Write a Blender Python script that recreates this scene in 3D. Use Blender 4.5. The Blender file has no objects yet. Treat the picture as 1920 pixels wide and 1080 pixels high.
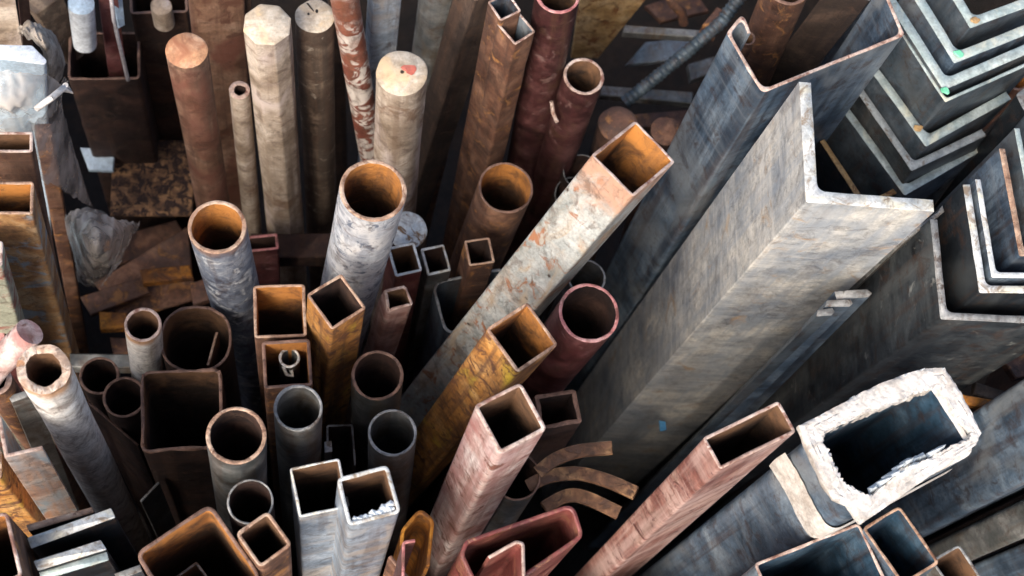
import bpy, math, random
import numpy as np
from mathutils import Vector, Matrix, noise
random.seed(7)
sc = bpy.context.scene
COL = sc.collection

# ------------------------------------------------------------------ camera
F = 2800.0                      # focal length in pixels of a 1920 wide frame
H = 2.35                        # camera height above the yard floor
down_c = Vector((-390, -1050, -F)).normalized()      # straight down, in camera axes
Zc = -down_c
Yc = (Vector((0, 1, 0)) - Zc * Zc.y).normalized()
Xc = Yc.cross(Zc)
R = Matrix((Xc, Yc, Zc))        # camera axes -> world axes
EYE = Vector((0, 0, H))
cam_d = bpy.data.cameras.new('camera')
cam = bpy.data.objects.new('camera', cam_d)
COL.objects.link(cam)
cam.matrix_world = Matrix.Translation(EYE) @ R.to_4x4()
cam_d.sensor_width = 36
cam_d.lens = F / 1920 * 36
cam_d.clip_start = 0.02
cam_d.clip_end = 500
cam_d.dof.use_dof = True
cam_d.dof.focus_distance = 1.28
cam_d.dof.aperture_fstop = 9.0
sc.camera = cam

# ------------------------------------------------------------------ world, sun, exposure
SUN_DIR = Vector((-0.42, -0.62, 0.72)).normalized()      # towards the sun: low left, behind the photographer
elev = math.asin(SUN_DIR.z)
azim = math.atan2(SUN_DIR.x, SUN_DIR.y)
w = bpy.data.worlds.new('World')
sc.world = w
w.use_nodes = True
nt = w.node_tree
nt.nodes.clear()
sky = nt.nodes.new('ShaderNodeTexSky')
sky.sky_type = 'NISHITA'
sky.sun_disc = False
sky.sun_elevation = elev
sky.sun_rotation = azim
sky.air_density = 1.0
sky.dust_density = 4.0
sky.ozone_density = 1.0
bg = nt.nodes.new('ShaderNodeBackground')
bg.inputs['Strength'].default_value = 0.095
wo = nt.nodes.new('ShaderNodeOutputWorld')
nt.links.new(sky.outputs[0], bg.inputs[0])
nt.links.new(bg.outputs[0], wo.inputs[0])
sd = bpy.data.lights.new('sun', 'SUN')
sd.energy = 1.5
sd.angle = math.radians(30)
sd.color = (1.0, 0.95, 0.88)
so = bpy.data.objects.new('sun', sd)
so.rotation_euler = SUN_DIR.to_track_quat('Z', 'Y').to_euler()
COL.objects.link(so)
sc.view_settings.view_transform = 'Standard'
sc.view_settings.look = 'None'
sc.view_settings.exposure = 1.5
sc.view_settings.gamma = 1

# ------------------------------------------------------------------ geometry of the view
def ray(u, v):
    return (R @ Vector((u - 960, -(v - 540), -F))).normalized()

def P(u, v, z):
    r = ray(u, v)
    return EYE + r * ((z - H) / r.z)

def onplane(M, ax, u, v):
    r = ray(u, v)
    return EYE + r * ((M - EYE).dot(ax) / r.dot(ax))

def axis_for(c, low, z=None):
    if low is None:
        return Vector((0, 0, 1))
    if len(low) == 3:
        return (P(c[0], c[1], z) - P(*low)).normalized()
    N = ray(*c).cross(ray(*low)).normalized()
    a = Vector((0, 0, 1))
    a = a - N * N.dot(a)
    return a.normalized()

# ------------------------------------------------------------------ materials
MATS = {}
def mat(name, cols, scale=14, patch=None, streak=None, speck=None, mouth=None,
        metallic=0.0, rough=(0.45, 0.75), bump=0.35, alpha=1.0, blot=None, spec=0.5, band=None, grime=0.55):
    """cols: 2-4 rgb stops; patch (rgb, scale, threshold, softness); streak (rgb, amount, threshold, finescale);
    speck (rgb, scale, size); mouth (rgb, length in metres): stain round the sawn end, or inside a tube the painted fade into shade; blot (rgb, scale, threshold)"""
    if name in MATS:
        return MATS[name]
    m = bpy.data.materials.new(name)
    m.use_nodes = True
    n = m.node_tree.nodes
    L = m.node_tree.links
    n.clear()
    out = n.new('ShaderNodeOutputMaterial')
    b = n.new('ShaderNodeBsdfPrincipled')
    L.new(b.outputs[0], out.inputs[0])
    tc = n.new('ShaderNodeTexCoord')
    oi = n.new('ShaderNodeObjectInfo')
    add = n.new('ShaderNodeVectorMath'); add.operation = 'ADD'
    mul = n.new('ShaderNodeMath'); mul.operation = 'MULTIPLY'; mul.inputs[1].default_value = 37.0
    L.new(oi.outputs['Random'], mul.inputs[0])
    L.new(tc.outputs['Object'], add.inputs[0]); L.new(mul.outputs[0], add.inputs[1])
    V = add.outputs[0]
    def tex(sc_, det=8, rgh=0.6, dist=0.0, zs=1.0):
        mp = n.new('ShaderNodeMapping')
        mp.inputs['Scale'].default_value = (sc_, sc_, sc_ * zs)
        L.new(V, mp.inputs[0])
        t = n.new('ShaderNodeTexNoise')
        t.inputs['Scale'].default_value = 1
        t.inputs['Detail'].default_value = det
        t.inputs['Roughness'].default_value = rgh
        t.inputs['Distortion'].default_value = dist
        L.new(mp.outputs[0], t.inputs['Vector'])
        return t.outputs[0]
    def step(src, th, soft=0.03):
        r = n.new('ShaderNodeMapRange')
        r.inputs['From Min'].default_value = th - soft
        r.inputs['From Max'].default_value = th + soft
        r.interpolation_type = 'SMOOTHSTEP'
        L.new(src, r.inputs['Value'])
        return r.outputs[0]
    def mix(fac, a, c):
        x = n.new('ShaderNodeMix'); x.data_type = 'RGBA'
        if isinstance(fac, float): x.inputs[0].default_value = fac
        else: L.new(fac, x.inputs[0])
        L.new(a, x.inputs[6])
        if isinstance(c, tuple): x.inputs[7].default_value = (*c, 1)
        else: L.new(c, x.inputs[7])
        return x.outputs[2]
    def mth(op, a, c):
        x = n.new('ShaderNodeMath'); x.operation = op
        for i, q in enumerate((a, c)):
            if isinstance(q, (int, float)): x.inputs[i].default_value = q
            else: L.new(q, x.inputs[i])
        return x.outputs[0]
    big = tex(scale, 9, 0.62, 0.6)
    ramp = n.new('ShaderNodeValToRGB')
    e = ramp.color_ramp.elements
    k = len(cols)
    for i, c in enumerate(cols):
        p = 0.34 + 0.32 * i / max(1, k - 1)
        if i < 2: e[i].position = p; e[i].color = (*c, 1)
        else:
            x = e.new(p); x.color = (*c, 1)
    L.new(big, ramp.inputs[0])
    col = ramp.outputs[0]
    fine = tex(320, 6, 0.7)
    # grain: every surface is a little uneven
    hsv = n.new('ShaderNodeHueSaturation')
    g = n.new('ShaderNodeMapRange'); g.inputs['From Min'].default_value = .3; g.inputs['From Max'].default_value = .7
    g.inputs['To Min'].default_value = .50; g.inputs['To Max'].default_value = 1.45
    L.new(mth('ADD', mth('MULTIPLY', fine, .45), mth('MULTIPLY', tex(110, 10, .7, .4), .55)), g.inputs['Value']); L.new(g.outputs[0], hsv.inputs['Value']); L.new(col, hsv.inputs['Color'])
    col = hsv.outputs[0]
    hgt = mth('ADD', mth('MULTIPLY', big, 0.5), mth('MULTIPLY', fine, 0.35))
    rsrc = big
    if streak:
        rgb, amt, th, fs = streak
        st = tex(fs, 5, 0.65, 0.3, zs=0.035)
        f = mth('MULTIPLY', step(st, th, 0.09), float(amt))
        col = mix(f, col, rgb)
        hgt = mth('ADD', hgt, mth('MULTIPLY', st, 0.35))
    if band:      # smears and saw drag running round the piece, parallel to its sawn end
        rgb, amt, th, s_ = band
        mp = n.new('ShaderNodeMapping'); mp.inputs['Scale'].default_value = (s_ * .10, s_ * .10, s_)
        L.new(V, mp.inputs[0])
        t = n.new('ShaderNodeTexNoise'); t.inputs['Scale'].default_value = 1; t.inputs['Detail'].default_value = 9
        t.inputs['Roughness'].default_value = .68; t.inputs['Distortion'].default_value = .5
        L.new(mp.outputs[0], t.inputs['Vector'])
        col = mix(mth('MULTIPLY', mth('MULTIPLY', step(t.outputs[0], th, 0.10), float(amt)), step(tex(9, 4, .5), .48, .12)), col, rgb)
        hgt = mth('ADD', hgt, mth('MULTIPLY', t.outputs[0], 0.4))
    if blot:
        rgb, s_, th = blot
        f = step(tex(s_, 6, 0.55, 1.2, zs=0.35), th, 0.10)
        col = mix(f, col, rgb)
    pf = None
    if patch:
        rgb, s_, th, soft = patch
        pn = tex(s_, 10, 0.68, 0.8)
        pf = step(pn, th, soft)
        col = mix(pf, col, rgb)
        hgt = mth('ADD', hgt, mth('MULTIPLY', pf, -0.5))
    if speck:
        rgb, s_, sz = speck
        vo = n.new('ShaderNodeTexVoronoi'); vo.inputs['Scale'].default_value = s_
        vd = mth('ADD', vo.outputs[0], mth('MULTIPLY', fine, 0.25))
        L.new(V, vo.inputs['Vector'])
        f = step(vd, sz + 0.12, 0.05)
        inv = mth('SUBTRACT', 1.0, f)
        col = mix(inv, col, rgb)
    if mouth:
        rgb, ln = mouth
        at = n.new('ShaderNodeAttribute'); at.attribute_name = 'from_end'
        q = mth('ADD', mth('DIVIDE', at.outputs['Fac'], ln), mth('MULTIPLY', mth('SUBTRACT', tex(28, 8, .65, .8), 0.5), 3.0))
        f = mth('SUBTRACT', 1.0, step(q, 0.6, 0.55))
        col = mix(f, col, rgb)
    # pitted rust and grime common to everything in the yard
    if grime:
        gn = step(tex(52, 12, 0.72, 0.7), .575, .07)
        col = mix(mth('MULTIPLY', gn, float(grime)), col, (.075, .038, .022))
        hgt = mth('ADD', hgt, mth('MULTIPLY', gn, -0.35))
        dr = step(tex(75, 6, 0.6, 0.2, zs=.05), .60, .06)
        col = mix(mth('MULTIPLY', dr, float(grime) * .55), col, (.11, .055, .03))
    L.new(col, b.inputs['Base Color'])
    rr = n.new('ShaderNodeMapRange'); rr.inputs['From Min'].default_value = .35; rr.inputs['From Max'].default_value = .65
    rr.inputs['To Min'].default_value = rough[0]; rr.inputs['To Max'].default_value = rough[1]
    L.new(mth('ADD', mth('MULTIPLY', big, .5), mth('MULTIPLY', tex(90, 6, .6), .5)), rr.inputs['Value'])
    L.new(rr.outputs[0], b.inputs['Roughness'])
    if metallic > 0 and pf is not None:
        L.new(mth('MULTIPLY', mth('SUBTRACT', 1.0, pf), float(metallic)), b.inputs['Metallic'])
    else:
        b.inputs['Metallic'].default_value = metallic
    b.inputs['Specular IOR Level'].default_value = spec
    bp = n.new('ShaderNodeBump'); bp.inputs['Strength'].default_value = bump; bp.inputs['Distance'].default_value = 0.0015
    L.new(hgt, bp.inputs['Height']); L.new(bp.outputs[0], b.inputs['Normal'])
    if alpha < 1:
        b.inputs['Alpha'].default_value = alpha
    MATS[name] = m
    return m

RUSTD = mat('dark_rust', [(.010,.005,.004),(.028,.012,.008),(.065,.028,.017)], 22, speck=((.11,.045,.025),260,.10), rough=(.6,.9), bump=.6)
RUSTM = mat('brown_rust', [(.040,.018,.012),(.13,.055,.03),(.28,.14,.08)], 26, streak=((.05,.025,.018),.6,.52,60), patch=((.36,.16,.05),44,.60,.06), speck=((.30,.13,.05),220,.10), band=((.22,.13,.09),.5,.56,60), rough=(.55,.9), bump=.7)
RUSTO = mat('orange_rust', [(.14,.045,.008),(.36,.13,.012),(.58,.24,.025)], 26, patch=((.10,.035,.012),45,.56,.08), speck=((.62,.20,.06),240,.08), rough=(.6,.9), bump=.7)
RUSTI = mat('orange_rust_shaded_inside', [(.030,.014,.006),(.055,.025,.010),(.09,.04,.014)], 24, mouth=((.44,.175,.035),.065), patch=((.10,.035,.012),60,.57,.06), speck=((.2,.07,.02),200,.08), rough=(.65,.95), bump=.7)  # orange rust at the mouth; shade deeper in the tube painted as dark base
RUSTIB = mat('brown_rust_shaded_inside', [(.014,.008,.005),(.026,.014,.008),(.045,.024,.012)], 24, mouth=((.17,.085,.04),.06), patch=((.03,.015,.01),50,.6,.06), rough=(.6,.95), bump=.6)  # brown rust at the mouth, loss of light further down put into the colour
GOLD = mat('yellow_rust_streaked', [(.28,.11,.03),(.50,.22,.05),(.62,.34,.12)], 24, streak=((.14,.06,.03),.7,.52,85), patch=((.16,.065,.03),60,.56,.05), blot=((.58,.38,.04),34,.66), rough=(.5,.85), bump=.7)
CREAM = mat('chipped_pale_paint', [(.22,.23,.21),(.35,.355,.33),(.48,.47,.43)], 34, patch=((.32,.14,.07),46,.585,.05), speck=((.06,.04,.03),48,.09), blot=((.40,.30,.20),38,.60), mouth=((.42,.24,.16),.045), rough=(.4,.65), bump=.6, band=((.50,.36,.26),.5,.58,50))
ZINC = mat('weathered_zinc', [(.30,.32,.36),(.48,.50,.53),(.66,.66,.66)], 34, patch=((.12,.14,.18),70,.58,.05), blot=((.70,.68,.66),40,.56), streak=((.25,.25,.29),.4,.56,70), metallic=.25, rough=(.35,.6), bump=.45, band=((.72,.70,.70),.8,.53,110))
ZINCD = mat('mottled_blue_zinc', [(.10,.12,.17),(.24,.27,.33),(.45,.47,.50)], 45, patch=((.60,.60,.60),60,.58,.05), mouth=((.36,.24,.20),.012), metallic=.3, rough=(.35,.6), bump=.45)
GREYP = mat('dull_grey_steel', [(.07,.075,.07),(.16,.16,.15),(.30,.29,.27)], 22, streak=((.07,.08,.09),.5,.55,60), blot=((.13,.10,.07),30,.6), metallic=.35, rough=(.35,.6), bump=.35, band=((.34,.31,.27),.5,.58,60))
EDGED2 = mat('grey_sawn_edge', [(.22,.24,.24),(.34,.36,.35),(.46,.47,.45)], 40, patch=((.14,.10,.07),60,.58,.06), metallic=.2, rough=(.4,.7), bump=.4, grime=.2)
MAROON = mat('maroon_primer', [(.045,.013,.013),(.10,.028,.027),(.20,.08,.075)], 24, patch=((.26,.14,.13),40,.63,.04), speck=((.42,.28,.27),70,.03), blot=((.09,.04,.035),28,.58), rough=(.35,.6), bump=.35)
MAROOND = mat('dark_brown_maroon', [(.022,.008,.008),(.055,.018,.017),(.12,.05,.045)], 24, patch=((.16,.09,.08),40,.62,.04), speck=((.42,.30,.28),60,.03), rough=(.35,.6), bump=.5)
ROSE = mat('faded_red_primer', [(.14,.05,.04),(.26,.115,.09),(.42,.25,.20)], 26, streak=((.50,.36,.32),.55,.54,55), patch=((.10,.03,.03),44,.62,.05), rough=(.4,.65), bump=.4, band=((.52,.36,.31),.8,.52,60))
PINK = mat('worn_pink_primer', [(.32,.16,.135),(.50,.35,.31),(.66,.57,.53)], 24, streak=((.30,.11,.10),.55,.55,65), patch=((.32,.13,.10),52,.60,.04), speck=((.10,.04,.04),70,.02), rough=(.4,.65), bump=.45, band=((.36,.15,.13),.6,.56,55))
RED = mat('red_painted_rust', [(.09,.02,.018),(.19,.048,.04),(.30,.12,.09)], 22, patch=((.30,.14,.07),60,.6,.05), rough=(.35,.6), bump=.4)
MILL = mat('blue_black_mill_scale', [(.045,.060,.076),(.10,.128,.152),(.20,.23,.255)], 16, streak=((.20,.23,.25),.45,.58,45), speck=((.30,.30,.30),60,.018), blot=((.13,.13,.13),18,.62), metallic=.4, rough=(.32,.55), bump=.3, band=((.18,.20,.21),.5,.56,70))
MILLK2 = mat('dark_blue_rebar', [(.025,.035,.045),(.055,.075,.09),(.10,.13,.15)], 40, metallic=.3, rough=(.4,.65), bump=.3)
MILLM = mat('black_steel_with_scuffs', [(.016,.020,.024),(.045,.052,.058),(.11,.12,.12)], 22, patch=((.22,.22,.20),50,.64,.05), streak=((.15,.15,.14),.6,.60,30), metallic=.35, rough=(.35,.6), bump=.4, band=((.10,.11,.11),.6,.55,50))
MILLI = mat('sky_reflection_tube_inside', [(.025,.055,.085),(.06,.12,.18),(.16,.24,.31)], 20, streak=((.02,.03,.045),.7,.55,50), metallic=.4, rough=(.3,.5), bump=.3)  # reflected sky painted into the steel as a brighter blue
MILLB = mat('blue_grey_steel', [(.055,.085,.12),(.14,.20,.27),(.31,.38,.44)], 15, streak=((.035,.045,.065),.75,.54,52), speck=((.5,.5,.5),45,.02), blot=((.30,.32,.33),12,.60), metallic=.45, rough=(.3,.52), bump=.3, band=((.30,.33,.36),.5,.56,70))
MILLK = mat('black_steel', [(.010,.012,.015),(.020,.025,.030),(.038,.044,.05)], 14, speck=((.20,.21,.20),50,.02), blot=((.07,.075,.075),12,.62), metallic=.35, rough=(.4,.6), bump=.25)
PALE = mat('pale_scuffed_steel', [(.23,.26,.30),(.48,.475,.455),(.78,.72,.62)], 14, streak=((.34,.38,.43),.55,.55,85), band=((.80,.76,.69),.55,.53,55), patch=((.46,.31,.18),34,.65,.09), blot=((.33,.36,.39),20,.64), speck=((.10,.08,.07),60,.02), metallic=.25, rough=(.30,.6), bump=.55, grime=.3)
GALV = mat('bright_galvanised', [(.24,.30,.38),(.40,.47,.55),(.60,.65,.70)], 26, streak=((.22,.26,.31),.5,.55,50), blot=((.62,.56,.50),24,.60), metallic=.45, rough=(.28,.5), bump=.35, band=((.60,.52,.45),.9,.54,40))
EDGEW = mat('bright_sawn_edge', [(.36,.38,.37),(.52,.53,.51),(.66,.65,.61)], 40, blot=((.60,.56,.44),40,.60), metallic=.15, rough=(.35,.6), bump=.3, patch=((.22,.17,.12),70,.57,.07), grime=0.25)
EDGEG = mat('greenish_sawn_edge', [(.24,.30,.29),(.35,.41,.39),(.46,.51,.48)], 40, blot=((.55,.54,.42),34,.62), metallic=.15, rough=(.35,.55), bump=.3, patch=((.22,.23,.20),70,.63,.07), grime=0.25)
EDGET = mat('tan_sawn_edge', [(.22,.115,.07),(.37,.23,.15),(.50,.37,.27)], 40, metallic=.1, rough=(.45,.7), bump=.4, patch=((.14,.065,.035),70,.57,.07))
EDGEP = mat('pink_sawn_edge', [(.28,.17,.13),(.43,.31,.25),(.56,.46,.40)], 40, rough=(.45,.7), bump=.4, patch=((.18,.08,.055),70,.57,.07))
EDGER = mat('rusty_sawn_edge', [(.09,.045,.03),(.17,.09,.06),(.28,.16,.11)], 40, rough=(.5,.8), bump=.4, patch=((.06,.028,.018),70,.57,.07))
EDGEM = mat('maroon_sawn_edge', [(.28,.08,.08),(.44,.17,.16),(.60,.36,.33)], 40, rough=(.45,.7), bump=.4, patch=((.14,.05,.04),70,.57,.07))
EDGED = mat('dull_sawn_edge', [(.12,.12,.12),(.22,.22,.21),(.34,.33,.31)], 40, metallic=.2, rough=(.4,.7), bump=.4, patch=((.07,.055,.045),70,.57,.07))
CRUSTE = mat('crusty_cream_rim', [(.38,.24,.16),(.56,.42,.32),(.66,.58,.50)], 60, patch=((.40,.20,.10),60,.58,.05), rough=(.7,.95), bump=.9)
CRUST = mat('crusty_white_coating', [(.50,.44,.38),(.66,.61,.55),(.76,.73,.68)], 40, speck=((.25,.17,.12),70,.03), mouth=((.50,.28,.15),.022), rough=(.7,.95), bump=1.0)
FOAM = mat('dried_white_foam', [(.38,.33,.28),(.53,.49,.44),(.58,.55,.51)], 40, streak=((.38,.33,.28),.4,.58,120), band=((.66,.64,.62),.4,.55,90), patch=((.34,.26,.19),34,.64,.06), rough=(.6,.9), bump=.4, grime=0.25)
PLAST = mat('white_plastic', [(.66,.68,.70),(.76,.79,.81),(.82,.84,.85)], 12, rough=(.25,.45), bump=.1, grime=0.1)
PLASTB = mat('pale_blue_plastic', [(.30,.38,.46),(.40,.50,.58),(.52,.60,.66)], 10, rough=(.25,.45), bump=.1, grime=0.1)
WOODB = mat('brown_wood_bark', [(.10,.045,.025),(.26,.14,.085),(.44,.29,.20)], 17, patch=((.12,.05,.03),22,.57,.06), streak=((.10,.05,.035),.7,.52,70), blot=((.18,.07,.045),16,.57), rough=(.55,.85), bump=.6)
WOODC = mat('cream_wood', [(.22,.16,.11),(.42,.33,.25),(.58,.49,.40)], 15, patch=((.22,.14,.09),26,.60,.06), streak=((.25,.18,.12),.55,.54,90), speck=((.20,.11,.07),30,.02), blot=((.55,.45,.40),18,.6), rough=(.6,.85), bump=.45, band=((.20,.13,.09),.6,.60,70))
WOODG = mat('grey_brown_wood', [(.04,.024,.015),(.11,.07,.045),(.22,.16,.11)], 22, patch=((.30,.24,.18),50,.62,.05), streak=((.05,.035,.025),.7,.5,80), rough=(.65,.9), bump=.7)
WOODD = mat('dark_weathered_wood', [(.016,.010,.007),(.04,.024,.016),(.10,.06,.04)], 14, streak=((.02,.012,.01),.7,.5,75), rough=(.65,.9), bump=.7)
WOODE = mat('cut_wood_end', [(.32,.25,.17),(.45,.37,.28),(.55,.49,.40)], 30, blot=((.55,.40,.24),30,.6), speck=((.25,.14,.08),60,.025), rough=(.6,.85), bump=.4, grime=0.25)
WOODEO = mat('orange_wood_end', [(.30,.13,.06),(.48,.25,.13),(.58,.37,.24)], 26, blot=((.30,.12,.06),30,.6), rough=(.6,.85), bump=.4, grime=0.25)
FLAKE = mat('flaking_cream_over_red', [(.13,.04,.028),(.22,.07,.045),(.34,.14,.09)], 24, patch=((.64,.56,.49),42,.485,.02), mouth=((.20,.07,.04),.14), rough=(.4,.7), bump=.8)
SPECK = mat('speckled_rusty_sheet', [(.08,.04,.02),(.24,.12,.055),(.46,.25,.11)], 60, patch=((.03,.014,.01),90,.5,.05), rough=(.7,.95), bump=.8)
SHEETY = mat('yellow_brown_sheet', [(.26,.14,.05),(.44,.27,.11),(.55,.38,.20)], 34, patch=((.22,.09,.03),50,.58,.06), speck=((.5,.36,.2),120,.06), rough=(.6,.85), bump=.6)
CLOTH = mat('grey_rag', [(.15,.12,.09),(.30,.25,.20),(.46,.40,.34)], 40, rough=(.85,1), bump=.9)
GROUND = mat('rusty_dirt', [(.006,.005,.004),(.014,.010,.008),(.028,.018,.012)], 16, speck=((.06,.03,.018),70,.03), rough=(.8,1), bump=1.0, grime=0.1)
CREAMF = mat('twisted_film', [(.42,.38,.34),(.56,.52,.48),(.66,.63,.60)], 80, rough=(.3,.5), bump=.8)
GREENP = mat('green_paint_dab', [(.10,.42,.22),(.16,.55,.32),(.25,.62,.40)], 60, rough=(.4,.6), bump=.2, grime=0.1)
TAPE = mat('blue_tape', [(.04,.16,.30),(.07,.25,.42),(.12,.32,.5)], 60, rough=(.3,.5), bump=.2, grime=0.1)
CABLE = mat('pale_cord', [(.36,.32,.31),(.48,.44,.42)], 60, rough=(.5,.8), bump=.3, grime=0.1)
REDSTAIN = mat('red_stain', [(.38,.09,.06),(.5,.16,.11)], 60, rough=(.5,.8), bump=.3, grime=0.1)
BLACKH = mat('knot_hole', [(.01,.008,.006),(.02,.015,.01)], 60, rough=(.8,1), bump=.3)

PLASTB2 = mat('pale_shavings', [(.50,.56,.60),(.66,.70,.72)], 60, rough=(.4,.6), grime=0.1)
BLUEEND = mat('chipped_blue_white_paint', [(.36,.42,.46),(.50,.54,.55),(.60,.60,.55)], 40, patch=((.16,.09,.04),44,.56,.04), rough=(.4,.7), bump=.5)
def film_material():
    m = bpy.data.materials.new('clear_dusty_film'); m.use_nodes = True
    n = m.node_tree.nodes; L = m.node_tree.links
    b = n['Principled BSDF']
    tc = n.new('ShaderNodeTexCoord'); t = n.new('ShaderNodeTexNoise'); t.inputs['Scale'].default_value = 30; t.inputs['Detail'].default_value = 8
    L.new(tc.outputs['Object'], t.inputs['Vector'])
    r = n.new('ShaderNodeMapRange'); r.inputs['From Min'].default_value = .35; r.inputs['From Max'].default_value = .65
    r.inputs['To Min'].default_value = .18; r.inputs['To Max'].default_value = .85
    L.new(t.outputs[0], r.inputs['Value']); L.new(r.outputs[0], b.inputs['Alpha'])
    b.inputs['Base Color'].default_value = (.64, .56, .48, 1)
    b.inputs['Roughness'].default_value = .16
    bp = n.new('ShaderNodeBump'); bp.inputs['Strength'].default_value = .6; bp.inputs['Distance'].default_value = .003
    L.new(t.outputs[0], bp.inputs['Height']); L.new(bp.outputs[0], b.inputs['Normal'])
    return m
FILM = film_material()

# ------------------------------------------------------------------ mesh helpers
def mesh_obj(name, verts, faces, m, parent=None, attr=None, smooth=True, sharp=38):
    me = bpy.data.meshes.new(name)
    me.from_pydata([tuple(v) for v in verts], [], faces)
    me.materials.append(m)
    if attr is not None:
        a = me.attributes.new('from_end', 'FLOAT', 'POINT')
        a.data.foreach_set('value', np.asarray(attr, dtype=np.float32))
    if smooth:
        me.shade_smooth()
        me.set_sharp_from_angle(angle=math.radians(sharp))
    me.update()
    o = bpy.data.objects.new(name, me)
    COL.objects.link(o)
    if parent is not None:
        o.parent = parent
    return o

def thing(name, label, cat, matrix, group=None):
    o = bpy.data.objects.new(name, None)
    o.empty_display_size = .05
    COL.objects.link(o)
    o.matrix_world = matrix
    o['label'] = label
    o['category'] = cat
    if group: o['group'] = group
    return o

def tag(o, label, cat, group=None):
    o['label'] = label; o['category'] = cat
    if group: o['group'] = group
    return o

def frame(c, z, low=None, xpix=None, zbot=0.0):
    """matrix at the foot of a piece whose sawn end is centred at c; returns matrix, length, end point, axis"""
    M = P(c[0], c[1], z)
    ax = axis_for(c, low, z)
    Lh = (M.z - zbot) / ax.z
    xp = xpix or (c[0] + 50, c[1])
    X = onplane(M, ax, *xp) - M
    X = X.normalized()
    Y = ax.cross(X)
    base = M - ax * Lh
    mt = Matrix((X, Y, ax)).transposed().to_4x4()
    mt.translation = base
    return mt, Lh, M, ax

def local2(mt, M, ax, pts):
    """pixel points -> 2D points in the piece's own section"""
    inv = mt.inverted()
    out = []
    for p in pts:
        q = inv @ onplane(M, ax, *p)
        out.append((q.x, q.y))
    return out

def round_poly(pts, r, seg=5, closed=True):
    """round the corners of a polygon; r a number or one per corner"""
    n = len(pts); out = []
    for i in range(n):
        p = Vector(pts[i])
        if not closed and i in (0, n - 1):
            out.append(tuple(p)); continue
        a = Vector(pts[i - 1]) - p; b = Vector(pts[(i + 1) % n]) - p
        rr = r[i] if isinstance(r, (list, tuple)) else r
        la, lb = a.length, b.length
        if rr <= 0 or la < 1e-7 or lb < 1e-7:
            out.append(tuple(p)); continue
        a /= la; b /= lb
        d = max(-.999, min(.999, a.dot(b)))
        half = math.acos(d) / 2
        t = min(rr / math.tan(half), la * .48, lb * .48)
        s = p + a * t; e = p + b * t
        for k in range(seg + 1):
            f = k / seg
            q = s * (1 - f) ** 2 + p * (2 * f * (1 - f)) + e * f ** 2
            out.append(tuple(q))
    return out

def densify(pts, step, closed=True):
    out = []
    n = len(pts)
    for i in range(n if closed else n - 1):
        a = Vector(pts[i]); b = Vector(pts[(i + 1) % n])
        k = max(1, int((b - a).length / step))
        for j in range(k):
            out.append(tuple(a.lerp(b, j / k)))
    if not closed: out.append(pts[-1])
    return out

def area(pts):
    s = 0
    for i in range(len(pts)):
        x0, y0 = pts[i - 1]; x1, y1 = pts[i]
        s += x0 * y1 - x1 * y0
    return s / 2

def offset(pts, d, closed=True):
    """shift a loop to its left by d (inwards for an anticlockwise loop)"""
    n = len(pts); out = []
    for i in range(n):
        p = Vector(pts[i])
        a = Vector(pts[i - 1]) if (closed or i > 0) else None
        b = Vector(pts[(i + 1) % n]) if (closed or i < n - 1) else None
        ns = []
        if a is not None and (p - a).length > 1e-9:
            t = (p - a).normalized(); ns.append(Vector((-t.y, t.x)))
        if b is not None and (b - p).length > 1e-9:
            t = (b - p).normalized(); ns.append(Vector((-t.y, t.x)))
        nn = sum(ns, Vector((0, 0)))
        if nn.length < 1e-6: out.append(tuple(p)); continue
        nn.normalize()
        c = max(.45, nn.dot(ns[0]))
        out.append(tuple(p + nn * (d / c)))
    return out

def zlevels(L, k=18):
    # closer rings near the sawn end
    return [L * (1 - (1 - i / k) ** 1.6) for i in range(k + 1)]

def make_rings(loop, levels, L, seed, wob=.0003, dents=(), rag=0.0, bend=0.0, cut=0.0):
    rag = rag or .0011
    """stack of closed loops; slight unevenness, dents pushed towards the middle, ragged end"""
    vs = []; at = []
    cx = sum(p[0] for p in loop) / len(loop); cy = sum(p[1] for p in loop) / len(loop)
    per = 0
    for z in levels:
        depth = L - z
        for i, (x, y) in enumerate(loop):
            nz = noise.noise(Vector((x * 18 + seed, y * 18, z * 7)))
            r = math.hypot(x - cx, y - cy) + 1e-9
            k = 1 + wob * nz / r
            for (da, dz, dr, dd) in dents:
                ang = math.atan2(y - cy, x - cx)
                dd_a = math.atan2(math.sin(ang - da), math.cos(ang - da))
                g = math.exp(-((dd_a * r) ** 2 + (depth - dz) ** 2) / (dr * dr))
                k -= dd * g / r
            zz = z
            if rag:
                fall = math.exp(-depth / .012)
                zz -= fall * rag * (1.2 * abs(noise.noise(Vector((x * 60 + seed, y * 60, 3.1)))) + 1.0 * abs(noise.noise(Vector((x * 230, y * 230 + seed, 7.7)))))
            if cut:
                zz += math.exp(-depth / .08) * cut * (x - cx)
            bx = bend * math.sin(math.pi * z / max(L, .01))
            vs.append((cx + (x - cx) * k + bx, cy + (y - cy) * k, zz)); at.append(depth)
    return vs, at

def skin(n, rings, flip=False, closed=True, start=0):
    fs = []
    for k in range(rings - 1):
        for i in range(n if closed else n - 1):
            a = start + k * n + i; b = start + k * n + (i + 1) % n
            c = b + n; d = a + n
            fs.append((a, d, c, b) if flip else (a, b, c, d))
    return fs

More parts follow.
